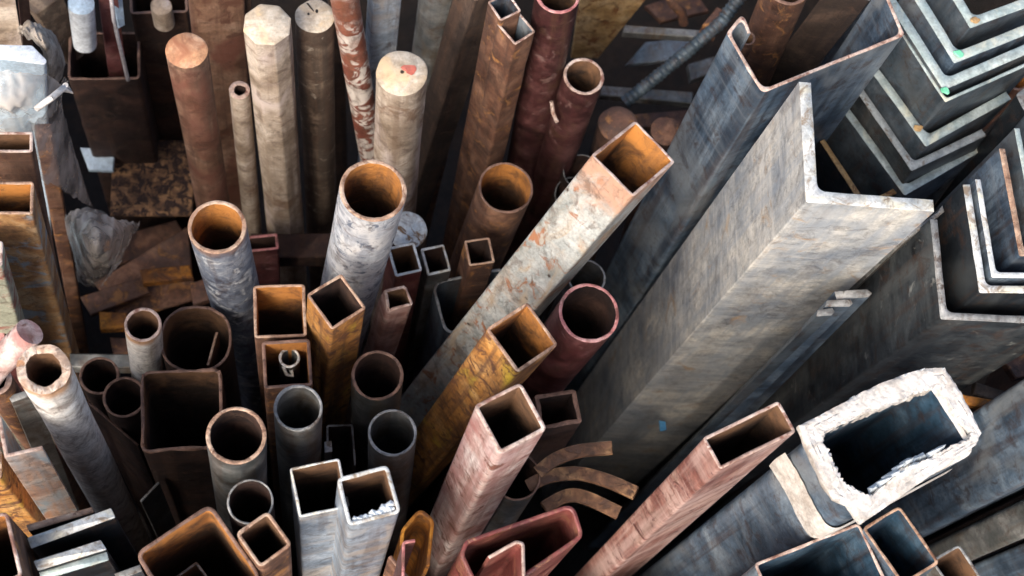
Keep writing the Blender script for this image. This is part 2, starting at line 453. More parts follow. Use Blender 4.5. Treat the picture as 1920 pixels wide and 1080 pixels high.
SEED = [0]
def hollow(root, outer, inner, L, mo, mi, me_, rag=0.0, dents=(), wob=.0003, bend=0, bev=.0006, cut=0.0, inner_depth=None):
    SEED[0] += 3.7; s = SEED[0]
    n = len(outer)
    lv = [z for z in zlevels(L)]
    lv[-1] = L - bev
    top = lv + []
    vs, at = make_rings(outer, lv, L, s, wob, dents, rag, bend, cut)
    mesh_obj('outer_wall', vs, skin(n, len(lv)), mo, root, at)
    vi, ai = make_rings(inner, lv, L, s, wob, dents, rag, bend, cut)
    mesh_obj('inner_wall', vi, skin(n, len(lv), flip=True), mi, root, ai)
    # the sawn rim joins the two last rings over a small bevel
    o_last = vs[-n:]; i_last = vi[-n:]
    rim = list(o_last)
    for f, dz in ((.22, bev), (.78, bev)):
        for a, b in zip(o_last, i_last):
            nz = noise.noise(Vector((a[0] * 400, a[1] * 400 + s, 0))) * .0006
            rim.append((a[0] + (b[0] - a[0]) * f, a[1] + (b[1] - a[1]) * f, (a[2] * (1 - f) + b[2] * f) + dz + nz))
    rim += list(i_last)
    mesh_obj('cut_edge', rim, skin(n, 4), me_, root, [0] * len(rim), sharp=60)

def solid(root, outline, L, mb, me_, names=('bar_body', 'cut_end'), rag=0.0, dents=(), wob=.0003, bend=0, bev=.0008, cut=0.0, dome=0):
    SEED[0] += 3.7; s = SEED[0]
    if area(outline) < 0: outline = outline[::-1]
    n = len(outline)
    lv = zlevels(L); lv[-1] = L - bev
    vs, at = make_rings(outline, lv, L, s, wob, dents, rag, bend, cut)
    mesh_obj(names[0], vs, skin(n, len(lv)), mb, root, at)
    last = vs[-n:]
    ins = offset([(p[0], p[1]) for p in last], bev)
    cap = list(last) + [(p[0], p[1], last[i][2] + bev) for i, p in enumerate(ins)]
    fs = skin(n, 2) + [tuple(range(n, 2 * n))]
    return mesh_obj(names[1], cap, fs, me_, root, [0] * len(cap), sharp=60)

def circle(r, n=56, sq=0.0, seed=0.0, wob=0.0):
    out = []
    for i in range(n):
        a = 2 * math.pi * i / n
        k = r * (1 + wob * noise.noise(Vector((math.cos(a) * 1.3 + seed, math.sin(a) * 1.3, seed))))
        c, s_ = math.cos(a), math.sin(a)
        if sq:
            p = 2 + sq
            k /= (abs(c) ** p + abs(s_) ** p) ** (1 / p)
        out.append((k * c, k * s_))
    return out

def uneven(li, w_, sd):
    """real walls are never quite the same thickness all the way round"""
    out = []
    for x, y in li:
        l_ = math.hypot(x, y) + 1e-9
        k = 1 + (w_ * .30 * noise.noise(Vector((x * 55 + sd, y * 55, 1.7))) + w_ * .14 * noise.noise(Vector((x * 260, y * 260 + sd, 4.1)))) / l_
        out.append((x * k, y * k))
    return out

def pipe(name, label, c, rpx, z, mats, low=None, wall=3, rag=0.0, dents=(), sq=0, oval=0.0, cat='pipe', group=None, bend=0, cut=0, wob=.0004, zbot=0.0, n=56):
    mt, L, M, ax = frame(c, z, low, zbot=zbot)
    r = (onplane(M, ax, c[0] + rpx, c[1]) - M).length
    root = thing(name, label, cat, mt, group)
    lo = circle(r, n, sq, c[0] * .1, oval)
    w_ = wall / 1000
    li = uneven(offset(lo, w_), w_, c[0])
    hollow(root, lo, li, L, *mats, rag=rag, dents=dents, wob=wob, bend=bend, cut=cut)
    return root, mt, L, r

def box_tube(name, label, q, z, mats, low=None, wall=3, rad=4, rag=0.0, dents=(), cat='square tube', group=None, zbot=0.0, wob=.0005, cut=0):
    """q: four corner pixels of the mouth, in order round it"""
    c = (sum(p[0] for p in q) / 4, sum(p[1] for p in q) / 4)
    M = P(c[0], c[1], z); ax = axis_for(c, low, z)
    w3 = [onplane(M, ax, *p) for p in q]
    e1 = ((w3[1] - w3[0]) + (w3[2] - w3[3])) / 2
    e2 = ((w3[3] - w3[0]) + (w3[2] - w3[1])) / 2
    # square the section up evenly between its two sides
    u1, u2 = e1.normalized(), e2.normalized()
    b1 = (u1 + u2).normalized(); b2 = (u1 - u2).normalized()
    X = (b1 + b2).normalized(); Yv = (b1 - b2).normalized()
    Y = ax.cross(X)
    if Y.dot(Yv) < 0: pass
    wd = abs(e1.dot(X)); ht = abs(e2.dot(Yv))
    L = (M.z - zbot) / ax.z
    mt = Matrix((X, Y, ax)).transposed().to_4x4(); mt.translation = M - ax * L
    root = thing(name, label, cat, mt, group)
    base = [(-wd/2, -ht/2), (wd/2, -ht/2), (wd/2, ht/2), (-wd/2, ht/2)]
    lo = densify(round_poly(base, rad / 1000, 5), .009)
    li = uneven(offset(lo, wall / 1000), wall / 1000, c[0])
    hollow(root, lo, li, L, *mats, rag=rag, dents=dents, wob=wob, cut=cut)
    return root, mt, L, (wd, ht)

def bar(name, label, pts, z, mats, low=None, rad=0, cat='bar', group=None, rag=0, parts=('bar_body', 'cut_end'), zbot=0.0, dents=(), wob=.0003, c=None, cut=0, bev=.0008):
    """solid bar: outline given as pixels on its end"""
    c = c or (sum(p[0] for p in pts) / len(pts), sum(p[1] for p in pts) / len(pts))
    mt, L, M, ax = frame(c, z, low, zbot=zbot)
    p2 = local2(mt, M, ax, pts)
    if area(p2) < 0: p2 = p2[::-1]
    if rad: p2 = round_poly(p2, rad / 1000, 4)
    p2 = densify(p2, .012)
    root = thing(name, label, cat, mt, group)
    solid(root, p2, L, mats[0], mats[1], parts, rag=rag, dents=dents, wob=wob, cut=cut, bev=bev)
    return root, mt, L

def ribbon(name, label, pts, t, z, mats, low=None, rad=6, side=1, cat='channel', group=None, rag=0, zbot=0.0, c=None, parts=('profile_wall', 'cut_end'), square=False, endround=True):
    """bent sheet or rolled profile: outer line in pixels, thickness t mm laid to its left (side=1) or right"""
    c = c or (sum(p[0] for p in pts) / len(pts), sum(p[1] for p in pts) / len(pts))
    mt, L, M, ax = frame(c, z, low, zbot=zbot)
    p2 = local2(mt, M, ax, pts)
    if square and len(p2) == 3:          # make an angle bar truly square about its bisector
        k = Vector(p2[1]); a = Vector(p2[0]) - k; b = Vector(p2[2]) - k
        ua, ub = a.normalized(), b.normalized()
        bs = (ua + ub).normalized(); ds = (ua - ub).normalized()
        na = (bs + ds).normalized(); nb = (bs - ds).normalized()
        p2 = [tuple(k + na * a.length), tuple(k), tuple(k + nb * b.length)]
    tt = t / 1000 * side
    if rad: o = round_poly(p2, rad / 1000, 6, closed=False)
    else: o = list(p2)
    inn_raw = offset(p2, tt, closed=False)
    if square:
        i_ = round_poly(inn_raw, max(.004, rad / 1000 * 1.0 + abs(tt) * .6), 6, closed=False)
    else:
        i_ = round_poly(inn_raw, max(0, rad / 1000 - abs(tt)) if rad else 0, 6, closed=False)
    o = densify(o, .015, closed=False); i_ = densify(i_, .015, closed=False)
    outline = o + i_[::-1]
    root = thing(name, label, cat, mt, group)
    solid(root, outline, L, mats[0], mats[1], parts, rag=rag)
    return root, mt, L, o

def log(name, label, c, rpx, z, mats, low, sides=0, cat='wooden pole', group=None, cut=0, wob=.0012, bend=0, zbot=0.0):
    mt, L, M, ax = frame(c, z, low, zbot=zbot)
    r = (onplane(M, ax, c[0] + rpx, c[1]) - M).length
    root = thing(name, label, cat, mt, group)
    if sides:
        a0 = .3
        pts = [(r * 1.04 * math.cos(a0 + 2 * math.pi * i / sides), r * 1.04 * math.sin(a0 + 2 * math.pi * i / sides)) for i in range(sides)]
        lo = densify(round_poly(pts, .004, 3), .008)
    else:
        lo = circle(r, 48, 0, c[0] * .37, .06)
    solid(root, lo, L, mats[0], mats[1], ('shaft', 'cut_end'), wob=wob, cut=cut, bend=bend, bev=.0018)
    return root, mt, L, r

def patch_on(root, name, pts, z, h, m):
    """a small raised or sunk mark on a sawn end, in the piece's own axes"""
    n = len(pts)
    vs = [(x, y, z) for x, y in pts] + [(x * .96 + .04 * pts[0][0], y * .96 + .04 * pts[0][1], z + h) for x, y in pts]
    fs = [tuple(range(n, 2 * n))] + [(i, (i + 1) % n, n + (i + 1) % n, n + i) for i in range(n)]
    return mesh_obj(name, vs, fs, m, root, [0] * len(vs))

def blob(cx, cy, rx, ry, n=14, seed=0.0, amp=.35):
    return [(cx + rx * math.cos(a) * (1 + amp * noise.noise(Vector((math.cos(a) + seed, math.sin(a), seed)))),
             cy + ry * math.sin(a) * (1 + amp * noise.noise(Vector((math.cos(a) + seed, math.sin(a), seed)))))
            for a in [2 * math.pi * i / n for i in range(n)]]

def slab(name, label, pts, z, t, m, cat, zs=None, rad=0, group=None, bump=0.0):
    """plate lying or leaning: outline pixels at height z (or one height each), t metres thick"""
    zs = zs or [z] * len(pts)
    W = [P(p[0], p[1], q) for p, q in zip(pts, zs)]
    base = sum(W, Vector()) / len(W)
    nrm = (W[1] - W[0]).cross(W[2] - W[0]).normalized()
    if nrm.z < 0: nrm = -nrm
    X = (W[1] - W[0]).normalized(); Y = nrm.cross(X)
    mt = Matrix((X, Y, nrm)).transposed().to_4x4(); mt.translation = base
    inv = mt.inverted()
    p2 = [((inv @ q).x, (inv @ q).y) for q in W]
    if area(p2) < 0: p2 = p2[::-1]
    if rad: p2 = round_poly(p2, rad, 4)
    p2 = densify(p2, .012)
    n = len(p2)
    b = min(.0012, t * .3)
    i_ = offset(p2, b)
    def ed(x, y): return bump * noise.noise(Vector((x * 40, y * 40, z * 9)))
    vs = [(x, y, -t) for x, y in p2] + [(x, y, -b + ed(x, y)) for x, y in p2] + [(x, y, ed(x, y)) for x, y in i_]
    fs = skin(n, 3) + [tuple(range(2 * n, 3 * n)), tuple(range(n - 1, -1, -1))]
    o = mesh_obj(name, vs, fs, m, None, [0] * len(vs))
    o.matrix_world = mt
    tag(o, label, cat, group)
    return o

def sweep(name, path, r, m, n=10, label=None, cat=None, parent=None, ribs=0, flat=None):
    """tube or flat strap along world points; ribs: rib pitch in metres"""
    pts = []
    for i in range(len(path) - 1):
        a, b = path[i], path[i + 1]
        k = max(1, int((b - a).length / (.0016 if ribs else .008)))
        for j in range(k): pts.append(a.lerp(b, j / k))
    pts.append(path[-1])
    vs = []; fs = []
    dist = 0
    prev = None
    o0 = pts[0].copy()
    for i, p in enumerate(pts):
        t = (pts[min(i + 1, len(pts) - 1)] - pts[max(i - 1, 0)]).normalized()
        up = Vector((0, 0, 1)) if abs(t.z) < .9 else Vector((1, 0, 0))
        sx = t.cross(up).normalized(); sy = sx.cross(t).normalized()
        if i: dist += (p - pts[i - 1]).length
        rr = r
        if ribs and (dist % ribs) / ribs < .38: rr = r * 1.17
        if flat:
            q = [(-flat[0], -flat[1]), (flat[0], -flat[1]), (flat[0], flat[1]), (-flat[0], flat[1])]
            ring = [p + sx * a + sy * b for a, b in q]
        else:
            ring = [p + (sx * math.cos(2 * math.pi * k / n) + sy * math.sin(2 * math.pi * k / n)) * rr for k in range(n)]
        vs += [v - o0 for v in ring]
    nn = 4 if flat else n
    fs = skin(nn, len(pts)) + [tuple(range(nn - 1, -1, -1)), tuple(range(len(vs) - nn, len(vs)))]
    o = mesh_obj(name, vs, fs, m, parent, [1] * len(vs), sharp=50)
    o.location = o0
    if label: tag(o, label, cat)
    return o

# ------------------------------------------------------------------ the setting
def ground():
    n = 120
    vs = []; fs = []
    for j in range(n + 1):
        for i in range(n + 1):
            # finer near the pile, out to 60 m
            a = (i / n * 2 - 1); b = (j / n * 2 - 1)
            x = math.copysign(abs(a) ** 3.2 * 60, a); y = math.copysign(abs(b) ** 3.2 * 60, b) + .5
            h = .012 * noise.noise(Vector((x * 3, y * 3, 0))) + .006 * noise.noise(Vector((x * 14, y * 14, 5)))
            vs.append((x, y, h - .01))
    for j in range(n):
        for i in range(n):
            a = j * (n + 1) + i
            fs.append((a, a + 1, a + n + 2, a + n + 1))
    o = mesh_obj('ground', vs, fs, GROUND, None, [0] * len(vs))
    o['kind'] = 'structure'
ground()

def shade_walls():
    # unseen walls added just outside the frame to keep side light off the depths
    t = .02
    a = P(-260, 1240, 1.0); b = P(2120, 1240, 1.0); c = P(2500, -420, 0.2); d = P(-420, -420, 0.2)
    cs = [a, b, c, d]
    tops = [.88, 1.10, 1.20, .80]
    for i in range(4):
        p = cs[i].copy(); q = cs[(i + 1) % 4].copy(); p.z = q.z = 0
        dr = (q - p).normalized(); nr = Vector((dr.y, -dr.x, 0))
        L_ = (q - p).length - (.0 if i % 2 else .05)
        hgt = tops[i]
        vs = []
        for s_ in (0, t):
            for (x, z) in ((.03, -.02), (L_ - .03, -.02), (L_ - .03, hgt), (.03, hgt)):
                v = p + dr * x + nr * s_; vs.append((v.x, v.y, z))
        fs = [(0, 1, 2, 3), (7, 6, 5, 4), (0, 4, 5, 1), (1, 5, 6, 2), (2, 6, 7, 3), (3, 7, 4, 0)]
        o = mesh_obj('shade_wall', vs, fs, RUSTD, None, [1] * 8, smooth=False)
        o['kind'] = 'structure'
shade_walls()

# ------------------------------------------------------------------ steel angles at the right
BIGL = dict(rad=2, cat='angle bar')
def angle(label, a, k, b, t, z, mats, low=None, side=1, rad=2, group=None, name='angle_bar', cat='angle bar'):
    return ribbon(name, label, [a, k, b], t, z, mats, low=low, rad=rad, side=side, cat=cat, group=group, c=k, square=True)

big, mtb, Lb, _ = angle('huge pale scuffed steel angle bar in the middle of the pile, thick white end', (1503, 152), (1512, 378), (1752, 392), 10.5, 1.28, (PALE, EDGEW), low=(1150, 795), side=1)

# C channel behind it
ribbon('channel_bar', 'blue grey steel channel with rust tinted rim standing behind the huge pale angle bar',
       [(1402, 62), (1392, 34), (1370, 62), (1432, 166), (1690, 62), (1652, -28)], 3.2, 1.22, (MILLB, EDGEP), low=(1222, 520), rad=9, side=-1, cat='channel', c=(1432, 166))
# things standing inside the channel
pipe('steel_pipe', 'rusty brown pipe standing inside the blue grey channel', (1478, -28), 42, 1.16, (RUSTM, RUSTIB, EDGER), wall=4, low=(1420, 110))
bar('flat_bar', 'dark flat bar with a pale edge standing inside the channel beside the rusty pipe', [(1552, -20), (1562, -26), (1640, -8), (1632, 0)], 1.18, (WOODD, EDGED), low=(1500, 110), cat='flat bar')
pipe('steel_pipe', 'short thin pipe stub poking up inside the lip of the channel', (1402, 70), 15, 1.12, (RUSTM, RUSTIB, EDGER), wall=2, low=(1370, 140))

A = 'stacked steel angle bars with greenish white ends at top right'
AM = (MILL, EDGEG)
AK = (MILL, EDGEG)
angle('topmost steel angle bar of the nested stack, tan corner weld, cropped by the top edge', (1768, -50), (1820, 52), (1960, -14), 10, 1.14, AM, side=1, group=A)
angle('second angle bar from the top of the nested stack, bright green dab on its corner', (1710, -26), (1790, 118), (1960, 38), 10, 1.14, (MILLB, EDGEG), side=1, group=A)
angle('third steel angle bar of the nested stack, wide double pale edge with green dab', (1650, -38), (1770, 168), (1960, 74), 10, 1.14, AM, side=1, group=A)
angle('thin steel angle bar tucked against the outside of the third angle bar', (1698, 64), (1773, 191), (1945, 103), 3.2, 1.135, AM, side=1, group=A)
angle('fourth steel angle bar of the nested stack, ragged inner edge and yellowish corner', (1606, 76), (1737, 274), (1890, 176), 9.4, 1.08, AK, side=1, group=A)
angle('fifth steel angle bar of the nested stack, narrow white ended', (1576, 118), (1710, 320), (1848, 250), 8, 1.06, (MILLM, EDGED2), low=(1600, 480), side=1, group=A)
angle('sixth angle bar of the nested stack, pale green corner just above the huge angle bar', (1540, 152), (1697, 366), (1840, 282), 8.6, 1.03, AK, side=1, group=A)
angle('lowest nested angle bar, rust orange edge seen in the crook of the huge one', (1524, 272), (1622, 392), (1786, 334), 6, 1.02, (MILLK, SHEETY), side=1, group=A)
# dabs of paint and weld in the corners
def dab(label, px, py, r, m, z):
    p = P(px, py, z)
    o = None
    pts = blob(0, 0, r, r * .8, 14, px * .1, .6)
    n = len(pts)
    vs = [(x, y, 0) for x, y in pts] + [(x * .7, y * .7, .0012) for x, y in pts]
    fs = skin(n, 2) + [tuple(range(n, 2 * n))]
    o = mesh_obj('paint_dab', vs, fs, m, None, [0] * len(vs))
    o.location = p
    return tag(o, label, 'paint dab')
dab('bright green paint dab on the corner of the second nested angle bar', 1797, 100, .0055, GREENP, 1.1425)
dab('darker green paint dab on the corner of the third nested angle bar', 1773, 170, .0045, GREENP, 1.1425)
dab('tan weld blob in the corner of the topmost nested angle bar', 1829, 38, .005, SHEETY, 1.1425)
dab('yellowish weld blob in the corner of the fourth nested angle bar', 1722, 240, .005, SHEETY, 1.0825)

# dark bars between the two groups
bar('square_bar', 'black steel bar running diagonally between the two groups of angle bars', [(1905, 175), (1975, 128), (1990, 168), (1925, 215)], 1.14, (MILLK, EDGED), low=(1775, 400), rad=6)
bar('square_bar', 'dark grey steel bar beside the black diagonal bar at the right edge', [(1940, 190), (1990, 160), (2010, 200), (1960, 225)], 1.16, (MILL, EDGED), low=(1860, 330), rad=4)
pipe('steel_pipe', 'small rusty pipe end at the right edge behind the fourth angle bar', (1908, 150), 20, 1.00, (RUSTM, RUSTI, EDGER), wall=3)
# second group of angles, lower right
B = 'steel angle bars with upright legs at the right edge'
angle('large black steel angle bar with a pale corner, biggest of the right edge group', (1752, 410), (1764, 598), (2010, 600), 6.5, 1.22, (MILLM, EDGED), low=(1480, 800), side=1, group=B, rad=3)
angle('steel angle bar nested inside the large black one, yellowish white upright leg', (1812, 345), (1838, 548), (2010, 545), 6.5, 1.235, (MILLK, EDGEW), side=1, group=B)
angle('slim steel angle bar with blue inner face standing inside the white edged one', (1838, 335), (1860, 520), (2010, 514), 5.0, 1.235, (MILLB, EDGEW), side=1, group=B)
angle('steel angle bar with rust orange edge at the right border', (1886, 278), (1912, 480), (2010, 474), 5.5, 1.235, (MILLB, EDGET), side=1, group=B)
angle('steel angle bar half cropped by the right border, greenish blue face', (1912, 240), (1938, 420), (2010, 416), 5.0, 1.23, (MILL, EDGEG), side=1, group=B)
# strips along the outer flank of the huge angle
bar('flat_bar', 'grey flat bar lying along the right flank of the huge pale angle bar', [(1758, 398), (1768, 384), (1772, 396), (1700, 450), (1690, 442)], 1.20, (GREYP, EDGED), low=(1520, 620), cat='flat bar', rad=0)
for (pts, lab, m, z, lw) in (([(1566, 545), (1626, 541), (1637, 548), (1630, 556), (1570, 560)], 'longest of the three dark flat bars with pale ends below the huge angle bar', MILLB, 1.14, (1352, 815)),
                       ([(1552, 562), (1596, 560), (1600, 568), (1594, 574), (1548, 574)], 'middle of the three dark flat bars with pale ends below the huge angle bar', MILLB, 1.145, (1335, 815)),
                       ([(1535, 580), (1562, 576), (1566, 584), (1560, 590), (1532, 592)], 'shortest of the three dark flat bars with pale ends below the huge angle bar', MILL, 1.145, (1322, 812))):
    bar('flat_bar', lab, pts, z, (m, EDGED), low=lw, cat='flat bar', group='three dark flat bars beside the huge angle bar', bev=.0015)

# ------------------------------------------------------------------ big tubes at the lower right
foamtube, mtf, Lf, (fw, fh) = box_tube('foam_crusted_tube', 'big blue steel box tube with its mouth crusted in dried white foam', [(1508, 812), (1752, 702), (1826, 838), (1606, 976)], 1.25, (MILLB, MILLI, FOAM), wall=5, rad=12, cat='box tube', low=(1200, 1160))
# second tube under it: a rim just beyond, blue inside
box_tube('box_tube', 'wide dark blue box tube with thin pink rim at the bottom edge', [(1418, 1056), (1612, 976), (1668, 1098), (1470, 1190)], 1.16, (MILLB, MILLI, EDGEP), wall=2.5, rad=5, cat='box tube', low=(1330, 1230))
box_tube('box_tube', 'box tube with rusty rim and bright blue inner wall below the foam crusted mouth', [(1628, 988), (1692, 938), (1750, 1052), (1690, 1110)], 1.17, (MILLB, MILLI, EDGET), wall=2.5, rad=5, cat='box tube', low=(1480, 1260))
box_tube('box_tube', 'small box tube with a dull rim at the bottom right, half out of the picture', [(1752, 1052), (1800, 1012), (1870, 1130), (1815, 1160)], 1.16, (GREYP, RUSTIB, EDGED), wall=2.5, rad=5, cat='box tube', low=(1640, 1260))
box_tube('box_tube', 'broad blue black box tube filling the right edge beside the foam crusted mouth', [(1990, 700), (2200, 560), (2260, 730), (2045, 872)], 1.21, (MILLB, MILL, EDGEG), wall=4, rad=7, cat='box tube')
box_tube('box_tube', 'pale grey box tube flank crossing the lower right corner', [(2052, 880), (2200, 790), (2235, 855), (2087, 944)], 1.17, (GREYP, MILL, EDGED), wall=4, rad=6, cat='box tube')
box_tube('box_tube', 'blue box tube flank in the extreme lower right corner', [(2097, 952), (2230, 870), (2275, 962), (2142, 1047)], 1.15, (MILLB, MILL, EDGED), wall=4, rad=6, cat='box tube')

def foam_collar():
    M = P(1670, 838, 1.25)
    ax = axis_for((1673, 832), (1200, 1160))
    inv = mtf.inverted()
    def l2(u, v):
        q = inv @ onplane(M, ax, u, v); return Vector((q.x, q.y))
    outer = [(1494, 800), (1520, 788), (1545, 775), (1588, 752), (1612, 738), (1650, 720), (1692, 704), (1725, 694), (1768, 692), (1782, 712), (1800, 742), (1818, 775), (1834, 815), (1828, 836), (1790, 862), (1740, 895), (1690, 930), (1655, 955), (1612, 984), (1600, 968), (1586, 948), (1562, 938), (1540, 905), (1524, 870), (1508, 835)]
    inner = [(1556, 816), (1566, 812), (1588, 800), (1622, 786), (1655, 775), (1700, 758), (1722, 748), (1740, 741), (1753, 736), (1763, 750), (1776, 775), (1790, 795), (1812, 812), (1806, 822), (1772, 835), (1742, 850), (1690, 864), (1672, 885), (1648, 906), (1640, 922), (1612, 918), (1590, 905), (1572, 880), (1562, 850), (1550, 832)]
    n0 = len(outer)
    def dens(pl):
        out = []
        for i in range(n0):
            a = l2(*pl[i]); b = l2(*pl[(i + 1) % n0])
            for j in range(14): out.append(a.lerp(b, j / 14))
        return out
    O = dens(outer); I = [b.lerp(a, .20) for a, b in zip(O, dens(inner))]; n = len(O)
    # profile of the crust from outer skirt over the lip and down inside
    prof = [(0, 0, 1.0), (.05, -.009, 1.0), (.01, -.006, 1.0), (.0, -.002, 1.0), (.02, .0, 1.0), (.12, .0006, 1.0), (.24, .0012, 1.0), (.36, .0006, 1.0), (.48, .0012, 1.0), (.60, .0006, 1.0), (.72, .0012, 1.0), (.84, .0006, 1.0), (.94, .001, 1.0), (1.0, -.001, 1.0), (1.0, -.008, 1.0), (.97, -.022, 1.0)]
    prof = prof[1:]
    vs = []
    for k, (f, dz, _) in enumerate(prof):
        for i in range(n):
            p = O[i].lerp(I[i], f)
            nz = noise.noise(Vector((p.x * 90, p.y * 90, k * .45)))
            n2 = noise.noise(Vector((p.x * 260, p.y * 260, k * .9))) + .6 * noise.noise(Vector((p.x * 640, p.y * 640, k * 1.9)))
            amp = .0008 if 0 < k < len(prof) - 1 else .003
            d = (p - I[i] * .5 - O[i] * .5)
            ridge = 1 - 2 * abs(noise.noise(Vector((p.x * 150 + p.y * 40, p.y * 60, 2.0 + k * .2))))
            sgn = d.normalized() if d.length > 1e-6 else Vector((0, 0))
            p = p + sgn * (nz * (.0014 if k > 6 else .0004) + n2 * (.0024 if k > 10 else .0004))
            vs.append((p.x, p.y, Lf + .004 + dz + nz * amp + n2 * .0007 + ridge * .0003))
    o = mesh_obj('foam_crust', vs, skin(n, len(prof)), FOAM, foamtube, [1] * len(vs), sharp=50)
    # shards of dried foam standing inside the lower lip and burrs along the upper one
    rnd = random.Random(5)
    vs = []; fs = []
    def shard(u, v, sx, h, lean=0):
        p = l2(u, v); b = len(vs)
        for (dx, dy, dz) in ((-sx, -sx * .5, 0), (sx, -sx * .4, 0), (sx * .8, sx * .6, 0), (-sx * .7, sx * .5, 0), (-sx * .3 + lean, 0, h), (sx * .3 + lean, sx * .1, h * .85)):
            vs.append((p.x + dx, p.y + dy, Lf - .004 + dz))
        for f in ((0, 1, 5, 4), (1, 2, 5), (2, 3, 4, 5), (3, 0, 4)): fs.append(tuple(b + q for q in f))
    for (u, v) in ((1655, 905), (1668, 895), (1682, 878), (1700, 868), (1716, 862), (1730, 856), (1748, 850), (1762, 842), (1640, 915), (1690, 888), (1708, 878)):
        shard(u, v, .0035 + rnd.random() * .003, .010 + rnd.random() * .016, rnd.uniform(-.003, .003))
    for (u, v) in ((1725, 697), (1766, 694), (1693, 708), (1536, 782), (1500, 800), (1600, 745)):
        shard(u, v, .0022, .010 + rnd.random() * .006, rnd.uniform(-.002, .002))
    mesh_obj('foam_shard', vs, fs, PLASTB2, foamtube, [1] * len(vs), smooth=False)['kind'] = 'stuff'
    # the second, paler band of foam left on the flank below the lip
    band = []
    cs = [(-fw/2 - .002, fh/2 + .002), (-fw/2 - .002, -fh/2 - .002), (fw/2 + .002, -fh/2 - .002)]
    path = densify(round_poly([(x, y) for x, y in [(-fw/2 - .0015, fh/2), (-fw/2 - .0015, -fh/2 - .0015), (fw/2, -fh/2 - .0015)]], .012, 6, closed=False), .004, closed=False)
    vs = []
    nb = len(path); ks = 7
    for k in range(ks):
        for i, (x, y) in enumerate(path):
            f = k / (ks - 1)
            lift = .0016 * math.sin(math.pi * f)
            q = Vector((x, y)); out_ = q.normalized()
            w1 = noise.noise(Vector((x * 30, y * 30, 1))) * .004
            p = q + out_ * lift
            vs.append((p.x, p.y, Lf - .050 - .045 * f + w1 + noise.noise(Vector((x * 200, y * 200, f * 3))) * .0015))
    mesh_obj('foam_band', vs, skin(nb, ks, flip=True, closed=False), FOAM, foamtube, [1] * len(vs))
foam_collar()

box_tube('rectangular_tube', 'faded red rectangular tube with a clean pale rim beside the foam crusted tube', [(1318, 820), (1462, 750), (1492, 806), (1352, 884)], 1.27, (ROSE, RUSTIB, EDGEP), wall=2.6, rad=3.5, cat='rectangular tube', low=(1100, 1110))
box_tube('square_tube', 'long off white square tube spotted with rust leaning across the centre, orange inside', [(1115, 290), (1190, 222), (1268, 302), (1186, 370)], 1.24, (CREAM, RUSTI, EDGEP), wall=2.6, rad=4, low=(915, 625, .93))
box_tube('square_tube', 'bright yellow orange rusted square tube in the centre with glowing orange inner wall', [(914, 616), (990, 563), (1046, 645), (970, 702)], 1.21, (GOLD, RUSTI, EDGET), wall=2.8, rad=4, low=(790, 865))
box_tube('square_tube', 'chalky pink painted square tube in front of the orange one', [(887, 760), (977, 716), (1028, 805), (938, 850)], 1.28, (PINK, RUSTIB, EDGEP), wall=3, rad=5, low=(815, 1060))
pipe('steel_pipe', 'dark maroon painted pipe with a red rim right of the orange square tube', (1105, 586), 56, 1.10, (MAROON, RUSTD, EDGEM), wall=3.2, low=(1010, 710))
box_tube('square_tube', 'short dark rusty square tube with ragged rim behind the pink one', [(1003, 738), (1082, 728), (1090, 788), (1016, 806)], 1.02, (RUSTD, RUSTD, EDGER), wall=4, rad=3, rag=.006)

# curved straps
STR = 'curved rusty straps right of the pink tube'
def arc(pts, z0, z1, lab):
    path = []
    n = len(pts)
    # smooth through the points
    for i in range(n - 1):
        p0, p1, p2, p3 = pts[max(i - 1, 0)], pts[i], pts[i + 1], pts[min(i + 2, n - 1)]
        for k in range(6):
            t = k / 6
            q = [0.5 * ((2 * p1[j]) + (-p0[j] + p2[j]) * t + (2 * p0[j] - 5 * p1[j] + 4 * p2[j] - p3[j]) * t * t + (-p0[j] + 3 * p1[j] - 3 * p2[j] + p3[j]) * t ** 3) for j in (0, 1)]
            path.append(P(q[0], q[1], z0 + (z1 - z0) * (i + t) / (n - 1)))
    path.append(P(*pts[-1], z1))
    o = sweep('curved_strap', path, 0, RUSTO2, label=lab, cat='strap', flat=(.0060, .0036))
    o['group'] = STR
RUSTO2 = mat('brown_rust_strap', [(.06,.028,.015),(.17,.08,.04),(.34,.19,.09)], 44, patch=((.08,.04,.025),60,.54,.06), rough=(.55,.85), bump=.7)
arc([(1010, 885), (1040, 862), (1085, 846), (1148, 840)], .98, 1.0, 'uppermost short curved rusty strap right of the pink tube')
arc([(990, 912), (1030, 893), (1085, 888), (1140, 902), (1192, 925)], .97, .99, 'longest curved rusty strap, middle of the three right of the pink tube')
arc([(1020, 952), (1062, 930), (1100, 934), (1160, 962)], .95, .95, 'lowest curved rusty strap close to the faded red rectangular tube')
pipe('steel_pipe', 'thin walled dark pipe just visible right of the pink square tube', (968, 892), 46, .98, (GREYP, RUSTD, EDGER), wall=2)

